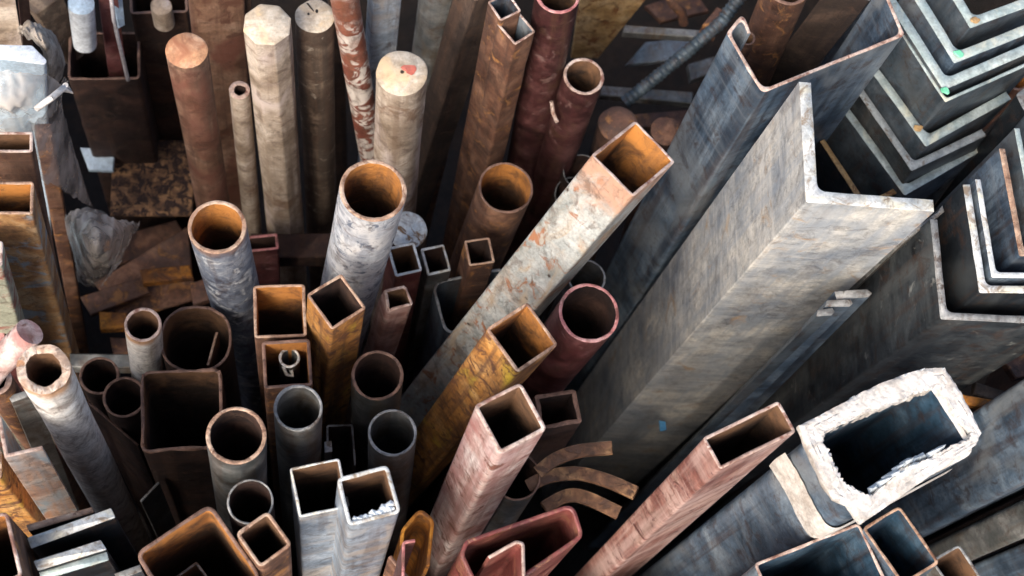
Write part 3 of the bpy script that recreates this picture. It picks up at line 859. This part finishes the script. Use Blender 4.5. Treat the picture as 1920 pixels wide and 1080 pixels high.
# ------------------------------------------------------------------ bottom centre
ribbon('channel_bar', 'deep red folded channel with rounded corners at the bottom centre', [(905, 1130), (862, 1040), (872, 1012), (1076, 942), (1096, 1006), (985, 1082)], 3.2, 1.22, (RED, RED, ), rad=9, side=-1, cat='channel', c=(980, 1010))
ribbon('channel_bar', 'small red channel with tan lip standing inside the deep red one', [(915, 1042), (968, 1012), (984, 1016), (986, 1110)], 2.6, 1.24, (RED, EDGEP), rad=6, side=-1, cat='channel', c=(970, 1060))
ribbon('channel_bar', 'rust orange folded channel tip left of the pink square tube', [(748, 1045), (752, 992), (788, 950), (815, 975), (806, 1060)], 3, 1.10, (RUSTO, RUSTO), rad=10, side=-1, cat='channel', c=(782, 1000))
ribbon('channel_bar', 'thin pink edged hook shaped profile at the bottom edge below the orange channel', [(752, 1130), (754, 1014), (778, 1010)], 2.4, 1.20, (MAROON, EDGEM), rad=4, side=-1, cat='channel', c=(756, 1040))
bar('flat_bar', 'thin rusty flat strip leaning at the bottom edge beside the bright tubes', [(728, 1044), (734, 1040), (768, 1082), (762, 1086)], 1.12, (RUSTM, EDGER), cat='flat bar')
box_tube('rectangular_tube', 'bright galvanised rectangular tube with burr shavings in its mouth, right one of the bright pair', [(628, 892), (730, 874), (750, 957), (656, 990)], 1.27, (GALV, RUSTIB, EDGEW), wall=3, rad=5, cat='rectangular tube', low=(640, 1180), rag=.001)
box_tube('rectangular_tube', 'galvanised rectangular tube with empty mouth, left one of the bright pair', [(542, 878), (638, 857), (655, 950), (562, 970)], 1.21, (GALV, RUSTIB, EDGEW), wall=2, rad=2.5, cat='rectangular tube', low=(598, 1180))
def shavings():
    rnd = random.Random(3); vs = []; fs = []
    o0 = P(698, 972, 1.27)
    for k in range(16):
        u = rnd.uniform(664, 742); f = (u - 656) / 94
        p = P(u, 984 - 32 * f - rnd.uniform(0, 12), 1.266) - o0
        b = len(vs); s = rnd.uniform(.002, .0045)
        for q in range(5):
            a = 6.283 * q / 5 + rnd.random()
            vs.append((p.x + s * math.cos(a), p.y + s * .8 * math.sin(a), p.z + rnd.uniform(-.001, .002)))
        vs.append((p.x, p.y, p.z + s * rnd.uniform(.4, 1.2)))
        for q in range(5): fs.append((b + q, b + (q + 1) % 5, b + 5))
    o = mesh_obj('metal_shavings', vs, fs, PLASTB2, None, [0] * len(vs), smooth=False)
    o.location = o0
    tag(o, 'pale blue burr shavings clinging to the rim of the right bright galvanised tube', 'shavings')
shavings()
box_tube('square_tube', 'brown square tube with a tan rim left of the bright pair, turned on its corner', [(440, 1000), (503, 955), (549, 1022), (488, 1064)], 1.20, (RUSTM, RUSTIB, EDGET), wall=2.8, rad=5)
box_tube('box_tube', 'large orange rusted box tube at the bottom edge with rounded corners', [(250, 1040), (397, 938), (490, 1085), (350, 1180)], 1.18, (RUSTM, RUSTI, EDGER), wall=3, rad=9, cat='box tube')
box_tube('square_tube', 'small grey square tube standing inside the large orange rusted box tube', [(325, 1082), (368, 1052), (400, 1092), (355, 1125)], 1.12, (GREYP, RUSTIB, EDGED), wall=2, rad=2)

# ------------------------------------------------------------------ centre left: pipes and boxes
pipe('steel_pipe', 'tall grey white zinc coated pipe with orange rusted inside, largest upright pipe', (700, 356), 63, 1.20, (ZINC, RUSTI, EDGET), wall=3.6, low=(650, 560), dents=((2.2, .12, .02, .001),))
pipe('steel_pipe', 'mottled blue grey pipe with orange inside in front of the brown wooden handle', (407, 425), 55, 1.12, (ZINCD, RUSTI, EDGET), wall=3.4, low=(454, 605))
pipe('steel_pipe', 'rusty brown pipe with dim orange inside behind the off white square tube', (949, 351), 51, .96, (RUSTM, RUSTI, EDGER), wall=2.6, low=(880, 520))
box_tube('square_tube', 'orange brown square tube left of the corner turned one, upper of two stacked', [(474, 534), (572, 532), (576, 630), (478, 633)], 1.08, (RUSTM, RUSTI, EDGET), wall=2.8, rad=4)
box_tube('square_tube', 'square tube turned on its corner with gold brown flanks', [(576, 552), (640, 511), (687, 577), (622, 619)], 1.14, (GOLD, RUSTD, EDGET), wall=2.6, rad=3, low=(605, 790))
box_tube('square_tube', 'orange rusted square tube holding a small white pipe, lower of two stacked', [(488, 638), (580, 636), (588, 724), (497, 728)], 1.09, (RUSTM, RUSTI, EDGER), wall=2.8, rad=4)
pipe('thin_pipe', 'small white aluminium pipe with a curled tab inside the lower orange square tube', (543, 670), 20, 1.07, (GREYP, GREYP, EDGEW), wall=2.4, wob=.001, low=(545, 760))
sweep('curled_tab', [P(532, 688, 1.068), P(537, 702, 1.06), P(549, 705, 1.058), P(546, 694, 1.06)], .0018, EDGEW, n=8, label='curled white metal tab hanging off the small white pipe', cat='metal tab')
pipe('steel_pipe', 'dark rust brown pipe below the small red tube', (708, 703), 49, 1.05, (GREYP, RUSTD, EDGER), wall=2.8, low=(698, 850))
pipe('steel_pipe', 'dull grey pipe with pale inside, left one of the grey pair', (559, 764), 46, 1.15, (GREYP, GREYP, EDGED), wall=2.6, low=(562, 900))
pipe('steel_pipe', 'dull greenish grey pipe, right one of the grey pair', (736, 811), 46, 1.10, (GREYP, GREYP, EDGED), wall=2.4, low=(728, 940))
pipe('steel_pipe', 'grey steel pipe with bright rim right of the big dark box', (443, 816), 57, 1.20, (GREYP, RUSTD, EDGET), wall=3.0, low=(452, 930))
pipe('steel_pipe', 'thin walled dark pipe with only its ring catching light, above the brown square tube', (469, 940), 44, 1.18, (RUSTD, RUSTD, EDGED), wall=1.8)
box_tube('box_tube', 'big dark rusty box tube with ragged upper rim left of the grey pipes', [(264, 692), (414, 688), (420, 838), (262, 846)], 1.02, (RUSTD, RUSTIB, EDGER), wall=3, rad=8, rag=.009, cat='box tube')
pipe('steel_pipe', 'wide brown pipe with squarish rim behind the big dark box tube', (367, 634), 67, .98, (RUSTD, RUSTIB, EDGER), wall=2.6, sq=.35, rag=.003)
bar('flat_bar', 'thin rusty strip standing inside the wide brown pipe', [(404, 622), (409, 622), (392, 684), (387, 684)], .97, (RUSTM, EDGET), cat='flat bar')
pipe('steel_pipe', 'small white rimmed pipe with chipped white paint left of the wide brown pipe', (268, 608), 35, 1.04, (CRUST, RUSTIB, EDGEP), wall=3, low=(280, 720))
pipe('steel_pipe', 'dark pipe with barely lit rim, left of two behind the white crusted pipe', (186, 704), 38, .93, (RUSTD, RUSTD, EDGER), wall=2.4)
pipe('steel_pipe', 'dark brown pipe touching the left side of the big dark box tube', (233, 744), 41, .96, (RUSTD, RUSTD, EDGER), wall=2.6)
pipe('crusted_pipe', 'thick white crusted pipe with a rust stained lip at the left', (80, 690), 50, 1.24, (CRUST, RUSTIB, CRUSTE), wall=6.5, low=(232, 985), wob=.0016, oval=.08, rag=.003)
pipe('steel_pipe', 'dark pipe mouth cropped by the left edge beside the crusted pipe', (-8, 712), 30, 1.12, (RUSTM, RUSTD, EDGEP), wall=5)
# pinkish round bar poking out at far left
sweep('round_bar', [P(-60, 760, 1.10), P(-10, 690, 1.16), P(56, 622, 1.20)], .0115, PINK, n=20, label='short pinkish white round bar lying slanted above the crusted pipe at the left edge', cat='round bar')
# small tubes in the middle
box_tube('square_tube', 'small red square tube with white rim, touching the right side of the zinc pipe', [(726, 464), (778, 452), (791, 507), (742, 519)], .95, (RED, RUSTIB, EDGEW), wall=2.6, rad=3)
box_tube('square_tube', 'small aluminium square tube with white rim, right beside the small red one', [(791, 467), (833, 456), (845, 506), (801, 517)], .92, (GREYP, RUSTD, EDGEW), wall=2.4, rad=2)
box_tube('square_tube', 'small square tube with a tan rim below the dim orange pipe', [(872, 451), (919, 443), (927, 490), (879, 500)], .95, (RUSTM, RUSTD, EDGET), wall=2.4, rad=2.5)
box_tube('square_tube', 'small crooked red tube with bent rim above the dark rust brown pipe', [(713, 540), (766, 530), (778, 571), (728, 583)], 1.03, (ROSE, RUSTIB, EDGEP), wall=2.8, rad=5, rag=.005, low=(700, 700), wob=.003, dents=((2.8, .002, .010, .003), (.6, .0, .008, .002)))
box_tube('box_tube', 'dark grey blue box tube with rounded mouth half hidden by the off white tube', [(811, 528), (945, 500), (985, 600), (832, 626)], .89, (MILLB, MILL, EDGED), wall=3, rad=14, cat='box tube')
pipe('steel_pipe', 'thin dark grey pipe rim peeping out between the off white tube and the maroon pipe', (1100, 520), 36, .90, (GREYP, GREYP, EDGED), wall=2)
# painted disc behind the zinc pipe
log('painted_pole', 'pole with white and pale blue painted end just right of the zinc pipe', (764, 430), 37, .92, (WOODG, BLUEEND), (750, 560))
# box rims in the dark between grey pipes
ribbon('channel_bar', 'dark channel with thin grey rim between the two grey pipes', [(612, 860), (612, 796), (662, 794), (668, 872)], 2, .95, (RUSTD, EDGED), rad=3, side=-1, c=(640, 830))
bar('flat_bar', 'tiny white bar end in the dark between the two grey pipes', [(608, 828), (622, 826), (623, 846), (609, 848)], .98, (GREYP, EDGEW), cat='flat bar', zbot=.0)
bar('flat_bar', 'thin grey strip edge leaning in the dark right of the crusted pipe', [(262, 938), (296, 902), (299, 905), (265, 941)], .92, (GREYP, EDGED), cat='flat bar')
bar('flat_bar', 'long thin rusty strip running down beside the big dark box tube', [(165, 750), (260, 832), (258, 836), (163, 755)], .92, (RUSTD, EDGER), cat='flat bar')

# ------------------------------------------------------------------ wooden handles and top row
log('wooden_pole', 'thick reddish brown wooden handle with orange end, leftmost of the upright poles', (350, 93), 39, 1.08, (WOODB, WOODEO), (402, 400))
pipe('thin_pipe', 'thin tan pipe with a small hole standing between the brown handle and octagonal post', (449, 168), 20, .98, (WOODC, RUSTD, EDGEP), wall=5, low=(474, 430))
log('octagonal_post', 'pale cream octagonal wooden post, brightest of the upright poles', (501, 44), 45, 1.12, (WOODC, WOODE), (537, 440), sides=8)
r4, mt4, L4, rr4 = log('wooden_pole', 'dark brown bark pole with a cream cracked end next to the octagonal post', (590, 28), 36, 1.08, (WOODG, WOODE), (602, 430))
r6, mt6, L6, rr6 = log('wooden_pole', 'pale pole with a red stained cream end above the zinc pipe', (752, 135), 48, 1.10, (WOODC, WOODE), (742, 330))
patch_on(r6, 'red_stain', blob(.008, .002, .0065, .005, 14, 2.0, .9), L6 + .0001, .0003, REDSTAIN)
patch_on(r6, 'knot_hole', blob(.001, .000, .0018, .0018, 10, 3.0, .3), L6 + .0001, .0003, BLACKH)
patch_on(r4, 'knot_hole', blob(-.006, .001, .0011, .0014, 8, 1.0, .3), L4 + .0001, .0003, BLACKH)
patch_on(r4, 'knot_hole', blob(.002, .004, .0014, .0022, 8, 4.0, .3), L4 + .0001, .0003, BLACKH)
patch_on(r4, 'crack', [(-.006, .013), (-.003, .008), (-.0005, .004), (-.001, .0035), (-.0045, .008), (-.008, .013)], L4 + .0001, .0003, BLACKH)
pipe('painted_pipe', 'red brown pipe with flaking cream paint leaning behind the zinc pipe', (640, -40), 28, 1.16, (FLAKE, RUSTD, EDGER), wall=3, low=(696, 290))
# broad weathered beam between handle and post
box = bar('wooden_beam', 'broad weathered brown beam behind the brown handle and the octagonal post', [(345, -60), (452, -70), (458, -40), (350, -30)], 1.02, (WOODB, WOODE), low=(440, 420), cat='wooden beam', parts=('shaft', 'cut_end'), rad=3)
bar('wooden_beam', 'narrow dark beam just behind the thin tan pipe', [(420, -60), (470, -60), (472, -30), (424, -30)], 1.0, (WOODD, WOODE), low=(462, 420), cat='wooden beam', parts=('shaft', 'cut_end'), rad=3)
box_tube('square_tube', 'bright aluminium square tube behind the red stained pole, cropped by the top edge', [(688, -52), (740, -48), (764, -18), (700, -12)], 1.08, (GALV, RUSTD, EDGEW), wall=2.5, rad=3, low=(712, 110))
pipe('steel_pipe', 'dark grey pipe behind the red stained pole, cropped by the top edge', (830, -40), 40, 1.05, (GREYP, RUSTD, EDGED), wall=3, low=(800, 160))
box_tube('rectangular_tube', 'dark brown rusted box tube right of the dark grey pipe, cropped by the top edge', [(858, -50), (915, -70), (950, -20), (890, -2)], 1.10, (WOODD, RUSTD, EDGER), wall=3, rad=3, low=(790, 330), cat='rectangular tube')
box_tube('rectangular_tube', 'brown rusted square tube with dented flank, front one of the welded pair at the top', [(925, 42), (972, 22), (1007, 58), (968, 82)], 1.12, (RUSTM, MILLB, EDGEP), wall=2.4, rad=3, cat='square tube', low=(905, 330), dents=((-2.0, .06, .02, .003), (-2.4, .14, .02, .002)))
box_tube('rectangular_tube', 'brown rusted square tube with pink rim, rear one of the welded pair at the top', [(915, 2), (950, -16), (982, 20), (936, 38)], 1.13, (RUSTM, MILLB, EDGEP), wall=2.4, rad=3, cat='square tube', low=(890, 280))
pipe('steel_pipe', 'large maroon pipe cropped by the top edge', (1046, -12), 42, 1.14, (MAROOND, RUSTIB, EDGEM), wall=3.4, low=(1005, 200))
pipe('steel_pipe', 'maroon brown pipe with dented flank and tan rim below the large maroon pipe', (1095, 142), 38, 1.02, (MAROOND, RUSTIB, EDGEP), wall=3.2, low=(1035, 320), dents=((-2.2, .03, .009, .002), (-1.6, .05, .012, .002)))
# bracket like fragment on its side
sweep('curved_clip', [P(1034, 190, .98), P(1037, 212, .97), P(1044, 228, .96)], .0022, EDGEP, n=8, label='small curved pale metal clip stuck to the maroon brown pipe', cat='metal clip')
# thin rings behind the off white tube
pipe('thin_pipe', 'thin walled pipe ring, upper of two peeping out left of the off white tube', (1092, 322), 36, .84, (RUSTD, RUSTD, EDGED), wall=1.4)
pipe('thin_pipe', 'thin walled pipe ring, lower of two peeping out left of the off white tube', (1078, 366), 38, .82, (RUSTD, RUSTD, EDGED), wall=1.4)
log('round_bar', 'dark brown round bar end directly behind the off white tube mouth', (1160, 232), 37, .88, (RUSTD, RUSTM), (1130, 330), cat='round bar')
log('round_bar', 'tan brown round bar end between off white tube mouth and blue grey channel', (1250, 244), 30, .86, (RUSTD, RUSTM), (1225, 330), cat='round bar')

# top centre: rusty sheet, rebar, dark frame parts
slab('rusty_sheet', 'yellow brown rusted metal sheet hanging behind the maroon pipes at the top', [(1096, -60), (1262, -60), (1122, 112), (1070, 104)], .8, .004, SHEETY, 'metal sheet', zs=[.86, .86, .66, .66])
rb = sweep('ribbed_rebar', [P(1172, 192, .82), P(1290, 96, .87), P(1352, 42, .90), P(1420, -50, .95)],   .0072, MILLK2, n=14, label='ribbed steel reinforcing bar lying slanted in the dark behind the channel', cat='rebar', ribs=.006)
slab('steel_plate', 'grey pointed steel plate with a hole under the ribbed bar', [(1172, 122), (1210, 78), (1296, 70), (1296, 96), (1262, 112)], .74, .006, MILL, 'steel plate')
slab('flat_bar', 'pale edged flat bar lying crosswise at the top behind the ribbed bar', [(1172, 46), (1318, 56), (1312, 70), (1168, 60)], .80, .012, GREYP, 'flat bar')
slab('flat_bar', 'scabby grey flat bar lying crosswise below the ribbed bar', [(1128, 160), (1300, 172), (1298, 194), (1126, 178)], .72, .012, GREYP, 'flat bar')
sweep('bent_hook', [P(1248, -20, .84), P(1262, 8, .82), P(1278, 22, .80), P(1282, 44, .78)], .006, RUSTM, n=10, label='bent rusty hook hanging above the crosswise flat bar at the top', cat='hook')
slab('steel_plate', 'short grey square block end beside the ribbed bar', [(1318, 45), (1345, 12), (1372, 26), (1345, 62)], .88, .02, RUSTM, 'steel plate')

# crosswise low rail in front of the poles
slab('steel_rail', 'dark rusty rail lying crosswise at the foot of the wooden poles', [(470, 438), (720, 436), (722, 480), (470, 484)], .66, .03, RUSTD, 'rail')
box_tube('box_tube', 'dull maroon box tube stub left of the low rail', [(452, 442), (520, 438), (524, 468), (458, 472)], .74, (MAROON, RUSTD, EDGEM), wall=3, rad=3, cat='box tube')

# ------------------------------------------------------------------ left side
box_tube('rectangular_tube', 'rust brown rectangular tube at the left edge, upper of two', [(-60, 246), (62, 246), (62, 286), (-60, 284)], 1.14, (RUSTM, RUSTIB, EDGEP), wall=2.6, rad=3, cat='rectangular tube', low=(70, 560))
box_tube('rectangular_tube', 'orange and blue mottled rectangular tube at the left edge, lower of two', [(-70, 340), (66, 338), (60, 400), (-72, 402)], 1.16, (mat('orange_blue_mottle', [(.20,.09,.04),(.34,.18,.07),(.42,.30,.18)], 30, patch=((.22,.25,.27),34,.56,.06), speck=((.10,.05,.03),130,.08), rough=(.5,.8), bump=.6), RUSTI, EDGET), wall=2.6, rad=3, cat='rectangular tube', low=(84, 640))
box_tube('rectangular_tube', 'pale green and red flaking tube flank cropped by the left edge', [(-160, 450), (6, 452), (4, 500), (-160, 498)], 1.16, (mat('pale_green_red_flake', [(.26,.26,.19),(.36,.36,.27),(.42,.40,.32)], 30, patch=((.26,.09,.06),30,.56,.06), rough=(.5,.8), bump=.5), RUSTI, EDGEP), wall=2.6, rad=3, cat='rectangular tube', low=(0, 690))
bar('steel_bar', 'dark maroon square bar at the left edge under the pale green tube', [(-60, 600), (6, 596), (10, 640), (-60, 640)], 1.0, (MAROON, EDGEM), rad=2)
bar('flat_bar', 'brown steel bar between rectangular tubes and plastic wrapped bundle at the left', [(64, 232), (96, 230), (98, 256), (66, 258)], .98, (RUSTM, EDGER), low=(152, 640), rad=2, cat='flat bar')
ribbon('angle_bar', 'rusty angle bar with orange and blue streaked flank near the left edge', [(-6, 780), (8, 858), (80, 842)], 3, 1.20, (mat('orange_blue_streak', [(.30,.14,.08),(.46,.26,.16),(.50,.42,.36)], 24, streak=((.22,.25,.28),.6,.56,40), blot=((.24,.28,.30),26,.55), rough=(.45,.75), bump=.5), EDGEP), rad=1, side=1, cat='angle bar', c=(8, 858), low=(110, 1010))
bar('flat_bar', 'grey green flat bar standing beside the crusted pipe at the left', [(14, 742), (60, 728), (66, 738), (22, 754)], 1.10, (GREYP, EDGED), low=(118, 930), cat='flat bar')
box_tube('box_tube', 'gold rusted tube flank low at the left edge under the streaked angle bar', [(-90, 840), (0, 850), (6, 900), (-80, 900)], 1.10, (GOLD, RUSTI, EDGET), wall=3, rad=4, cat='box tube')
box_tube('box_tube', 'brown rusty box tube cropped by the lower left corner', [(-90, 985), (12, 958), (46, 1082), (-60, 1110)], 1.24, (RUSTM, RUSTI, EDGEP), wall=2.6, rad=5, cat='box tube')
FB = 'white ended flat bars in the lower left corner'
bar('flat_bar', 'thin rust orange ended flat bar, uppermost in the lower left corner', [(48, 984), (172, 950), (176, 960), (54, 996)], 1.17, (MILLK, EDGET), cat='flat bar', group=FB, rad=1)
bar('flat_bar', 'long bright white ended flat bar, second from the top in the lower left corner', [(50, 1008), (208, 952), (216, 970), (58, 1028)], 1.19, (MILLK, EDGEW), cat='flat bar', group=FB, rad=1)
bar('flat_bar', 'bright white ended flat bar, third from the top in the lower left corner', [(62, 1052), (188, 1012), (200, 1030), (70, 1070)], 1.20, (MILLK, EDGEW), cat='flat bar', group=FB, rad=1)
bar('flat_bar', 'narrow pale green ended flat bar, lowest in the lower left corner', [(72, 1072), (200, 1034), (204, 1050), (78, 1088)], 1.195, (MILLK, EDGEG), cat='flat bar', group=FB, rad=1)
bar('flat_bar', 'dark flat bar edge running beside the white ended flat bars', [(214, 1075), (262, 1058), (266, 1070), (220, 1090)], 1.15, (MILL, EDGED), cat='flat bar')

# top left clutter
box_tube('box_tube', 'dark rusty box tube with a U shaped dull rim at the top left', [(128, 60), (262, 58), (264, 150), (128, 146)], .84, (RUSTD, RUSTD, EDGER), wall=3, rad=6, cat='box tube')
box_tube('box_tube', 'dark box tube with a tan stone resting in its mouth at the top left', [(242, -40), (350, -44), (352, 22), (244, 26)], .90, (RUSTD, RUSTD, EDGER), wall=3, rad=5, cat='box tube')
bar('steel_bar', 'dark red brown bar crossing the U rimmed box at the top left', [(176, -60), (214, -62), (218, -30), (182, -28)], 1.0, (MAROON, EDGER), low=(222, 150))
sweep('pale_cord', [P(205, -30, 1.0), P(214, 40, .97), P(228, 100, .93), P(240, 150, .88)], .0022, CABLE, n=8, label='thin pale cord hanging beside the dark red bar at the top left', cat='cord')
slab('folded_paper', 'crumpled white and blue paper strip beside the pale cord', [(206, -20), (230, -20), (236, 48), (220, 52)], .96, .003, PLASTB, 'paper', zs=[.98, .97, .93, .93])
slab('wooden_board', 'grey brown board leaning at the top left behind the rag', [(66, 26), (118, -10), (158, 104), (132, 126)], .86, .02, WOODG, 'board', zs=[.9, .9, .8, .8])
log('paint_tin', 'white rimmed tin with a pale blue lid at the top left', (152, 6), 24, .98, (PLAST, PLASTB), (158, 70), cat='tin', zbot=.90)
bar('wooden_board', 'pale split wooden board at the very top left corner', [(-30, -60), (20, -60), (24, -30), (-26, -30)], 1.08, (WOODC, WOODE), low=(16, 70), cat='board', parts=('shaft', 'cut_end'))
bar('wooden_board', 'orange brown wooden stick beside the pale split board', [(28, -50), (50, -50), (52, -30), (32, -30)], 1.04, (WOODB, WOODE), low=(50, 60), cat='board', parts=('shaft', 'cut_end'))
bar('wrapped_block', 'white topped pale blue plastic block wrapped in film at the left edge', [(-40, 82), (60, 84), (88, 112), (84, 120), (-40, 104)], 1.10, (PLASTB, PLAST), low=(40, 240), rad=3, cat='plastic block')

def crumple(name, label, cat, m, nodes, amp, seed, cols=34, fold_k=.3):
    """a sheet stretched over a grid of (pixel, pixel, height) nodes, crumpled"""
    rows = len(nodes); nn = len(nodes[0])
    G = [[P(*p) for p in r] for r in nodes]
    o0 = G[0][0].copy()
    def bez(arr, t):
        k = t * (len(arr) - 1); i = min(int(k), len(arr) - 2); f = k - i
        p0, p1, p2, p3 = arr[max(i - 1, 0)], arr[i], arr[i + 1], arr[min(i + 2, len(arr) - 1)]
        return 0.5 * ((2 * p1) + (p2 - p0) * f + (2 * p0 - 5 * p1 + 4 * p2 - p3) * f * f + (3 * p1 - p0 - 3 * p2 + p3) * f ** 3)
    N = cols; vs = []
    for j in range(N + 1):
        row = [bez([G[r][c_] for r in range(rows)], j / N) for c_ in range(nn)]
        for i in range(N + 1):
            p = bez(row, i / N)
            q = p * 34 + Vector((seed, 0, seed))
            fold = noise.noise(Vector((i / N * 9 + .8 * noise.noise(q * .5), j / N * 1.6, seed)))
            d = (1 - abs(fold) * 2.4) * fold_k + .6 * (1 - abs(noise.noise(q * 1.0)) * 2.2) + .22 * (1 - abs(noise.noise(q * 2.3)) * 2)
            w_ = amp * d
            vs.append(p + Vector((w_ * .3 * noise.noise(q * .6), w_ * .3, w_)) - o0)
    fs = [(j * (N + 1) + i, j * (N + 1) + i + 1, (j + 1) * (N + 1) + i + 1, (j + 1) * (N + 1) + i) for j in range(N) for i in range(N)]
    o = mesh_obj(name, vs, fs, m, None, [1] * len(vs), sharp=180)
    o.location = o0
    tag(o, label, cat)
    return o
crumple('rag_roll', 'rolled grey brown rag tucked round the wrapped plastic block', 'rag', CLOTH,
        [[(30, 60, .98), (60, 50, 1.02), (90, 62, 1.02), (112, 86, .99)], [(52, 78, 1.06), (72, 72, 1.09), (98, 90, 1.07), (124, 128, .98)],
         [(78, 104, 1.06), (86, 110, 1.07), (98, 130, 1.05), (120, 150, .98)], [(84, 150, .98), (90, 156, 1.0), (98, 162, 1.0), (106, 172, .95)]], .010, 3.0, 44)
crumple('plastic_film', 'dusty translucent plastic film wrapped over the bundle at the left edge', 'plastic film', FILM,
        [[(-60, 140, 1.12), (0, 146, 1.15), (70, 150, 1.13), (132, 158, 1.05)], [(-60, 190, 1.14), (10, 200, 1.14), (80, 200, 1.10), (118, 200, 1.02)],
         [(-40, 230, 1.10), (40, 250, 1.06), (100, 260, 1.0), (140, 290, .90)], [(60, 330, .98), (90, 350, .95), (130, 370, .90), (176, 400, .82)]], .010, 9.0, 60)
sweep('film_twist', [P(68, 204, 1.14), P(96, 184, 1.15), P(118, 166, 1.14), P(132, 172, 1.13), P(122, 160, 1.14)], .0030, CREAMF, n=9, label='twisted white end of the plastic film sticking out above the bundle', cat='plastic film')
crumple('plastic_bag', 'crumpled clear plastic bag lying in the dark left of the blue grey pipe', 'plastic bag', FILM,
        [[(124, 408, .84), (170, 404, .88), (215, 416, .86), (264, 424, .82)], [(126, 440, .84), (168, 440, .93), (212, 448, .92), (252, 452, .82)],
         [(140, 490, .80), (175, 490, .92), (208, 494, .88), (232, 490, .78)], [(150, 540, .74), (176, 548, .76), (196, 540, .74), (214, 520, .72)]], .017, 5.0, 64, fold_k=.12)
slab('speckled_sheet', 'speckled rusty metal sheet behind the plastic bag, left of the brown handle', [(212, 262), (372, 262), (360, 404), (206, 404)], .62, .004, SPECK, 'metal sheet')
slab('rusty_plate', 'brown rusted plate lying low beneath the blue grey pipe', [(176, 530), (352, 424), (366, 560), (230, 600)], .55, .006, RUSTM, 'steel plate')
slab('rusty_plate', 'small orange rusted plate lying low left of the white rimmed pipe', [(186, 584), (238, 586), (240, 616), (188, 618)], .60, .012, RUSTO, 'steel plate')
slab('rusty_plate', 'small brown offcut lying under the orange rusted plate', [(206, 632), (246, 634), (248, 662), (212, 664)], .58, .012, RUSTM, 'steel plate')
slab('steel_rail', 'pale grey green rail end lying behind the two dark pipes at the left', [(130, 662), (262, 664), (262, 690), (132, 688)], .80, .02, GREYP, 'rail')
slab('steel_plate', 'bluish plate edge in the dark between film and speckled sheet', [(150, 276), (216, 278), (212, 320), (166, 318)], .64, .006, PLASTB, 'steel plate')
o = log('stone', 'tan stone resting in the mouth of the dark box tube at the top left', (302, 10), 17, .93, (WOODC, WOODC), None, cat='stone', wob=.004, zbot=.895)

# right edge debris between the black angle and the blue tube
DEB = [([(1830, 716), (1906, 740), (1900, 762), (1826, 738)], 1.0, WOODG, 'grey brown board offcut lying below the large black angle bar'),
       ([(1800, 738), (1876, 752), (1872, 770), (1806, 756)], 1.04, RUSTO, 'orange rusted offcut lying beside the foam crusted mouth'),
       ([(1880, 672), (1950, 640), (1960, 700), (1905, 710)], 1.02, RUSTM, 'brown rusty plate at the right edge under the black angle bar'),
       ([(1846, 780), (1930, 740), (1940, 770), (1860, 815)], 1.0, RUSTD, 'dark rusty strip low at the right edge')]
for pts, z, m, lab in DEB:
    slab('scrap_offcut', lab, pts, z, .01, m, 'offcut')
# tiny blue tape at the foot of the huge angle
slab('blue_tape', 'small piece of bright blue tape low on the huge pale angle bar', [(1236, 788), (1248, 790), (1250, 806), (1238, 808)], .70, .002, TAPE, 'tape')

# low stock and scrap lying in the gaps
LOWS = [
 (bar, 'wooden_beam', 'dark rotten wooden beam between the flaking red pipe and the dark bark pole', [(612, -30), (640, -34), (644, -10), (616, -6)], .92, (WOODD, WOODD), (640, 330)),
 (bar, 'steel_bar', 'dark rusty square bar right of the red stained pole', [(806, -30), (846, -34), (850, 0), (810, 4)], .86, (RUSTM, RUSTD), (776, 330)),
 (bar, 'steel_bar', 'brown rusted bar with lighter streaks left of the welded tube pair', [(868, -20), (902, -30), (910, 2), (876, 12)], .98, (RUSTM, RUSTD), (812, 330)),
 (bar, 'steel_bar', 'dark brown bar low between the dark bark pole and the flaking red pipe', [(620, 60), (640, 58), (642, 76), (622, 78)], .70, (RUSTM, RUSTD), (636, 330)),
]
for fn, nm, lab, pts, z, m, lw in LOWS:
    fn(nm, lab, pts, z, m, low=lw, rad=2)
SCR = [
 ([(186, 452), (330, 412), (356, 452), (210, 500)], .50, .006, RUSTM, 'brown rusty plate lying under the crumpled plastic bag'),
 ([(150, 556), (262, 520), (282, 548), (170, 590)], .57, .010, RUSTM, 'brown rusty strip lying below the crumpled plastic bag'),
 ([(262, 506), (356, 496), (362, 520), (268, 532)], .60, .012, RUSTO, 'short orange brown strip low beside the blue grey pipe'),
 ([(150, 210), (236, 204), (240, 226), (154, 232)], .60, .012, RUSTM, 'narrow rusty bar lying low behind the plastic film'),
 ([(286, 196), (330, 190), (336, 252), (292, 258)], .58, .010, RUSTM, 'small rusty plate low beside the leftmost brown pole'),
 ([(300, 120), (322, 118), (330, 188), (308, 190)], .62, .012, RUSTM, 'dark rusty strip standing low left of the leftmost brown pole'),
 ([(356, 530), (392, 520), (400, 560), (362, 572)], .66, .010, RUSTM, 'small brown offcut peeping out left of the blue grey pipe'),
 ([(1180, 215), (1290, 205), (1300, 232), (1190, 240)], .60, .010, RUSTM, 'brown rusty strip lying in the dark behind the round bar ends'),
 ([(1210, 10), (1300, -20), (1330, 20), (1240, 40)], .56, .008, RUSTM, 'brown rusty plate lying in the dark at the top behind the bent hook'),
 ([(1290, 120), (1356, 100), (1362, 128), (1296, 150)], .62, .012, GREYP, 'short grey offcut under the ribbed bar beside the channel'),
]
for pts, z, t, m, lab in SCR:
    slab('scrap_offcut', lab, pts, z, t, m, 'offcut', bump=.001)
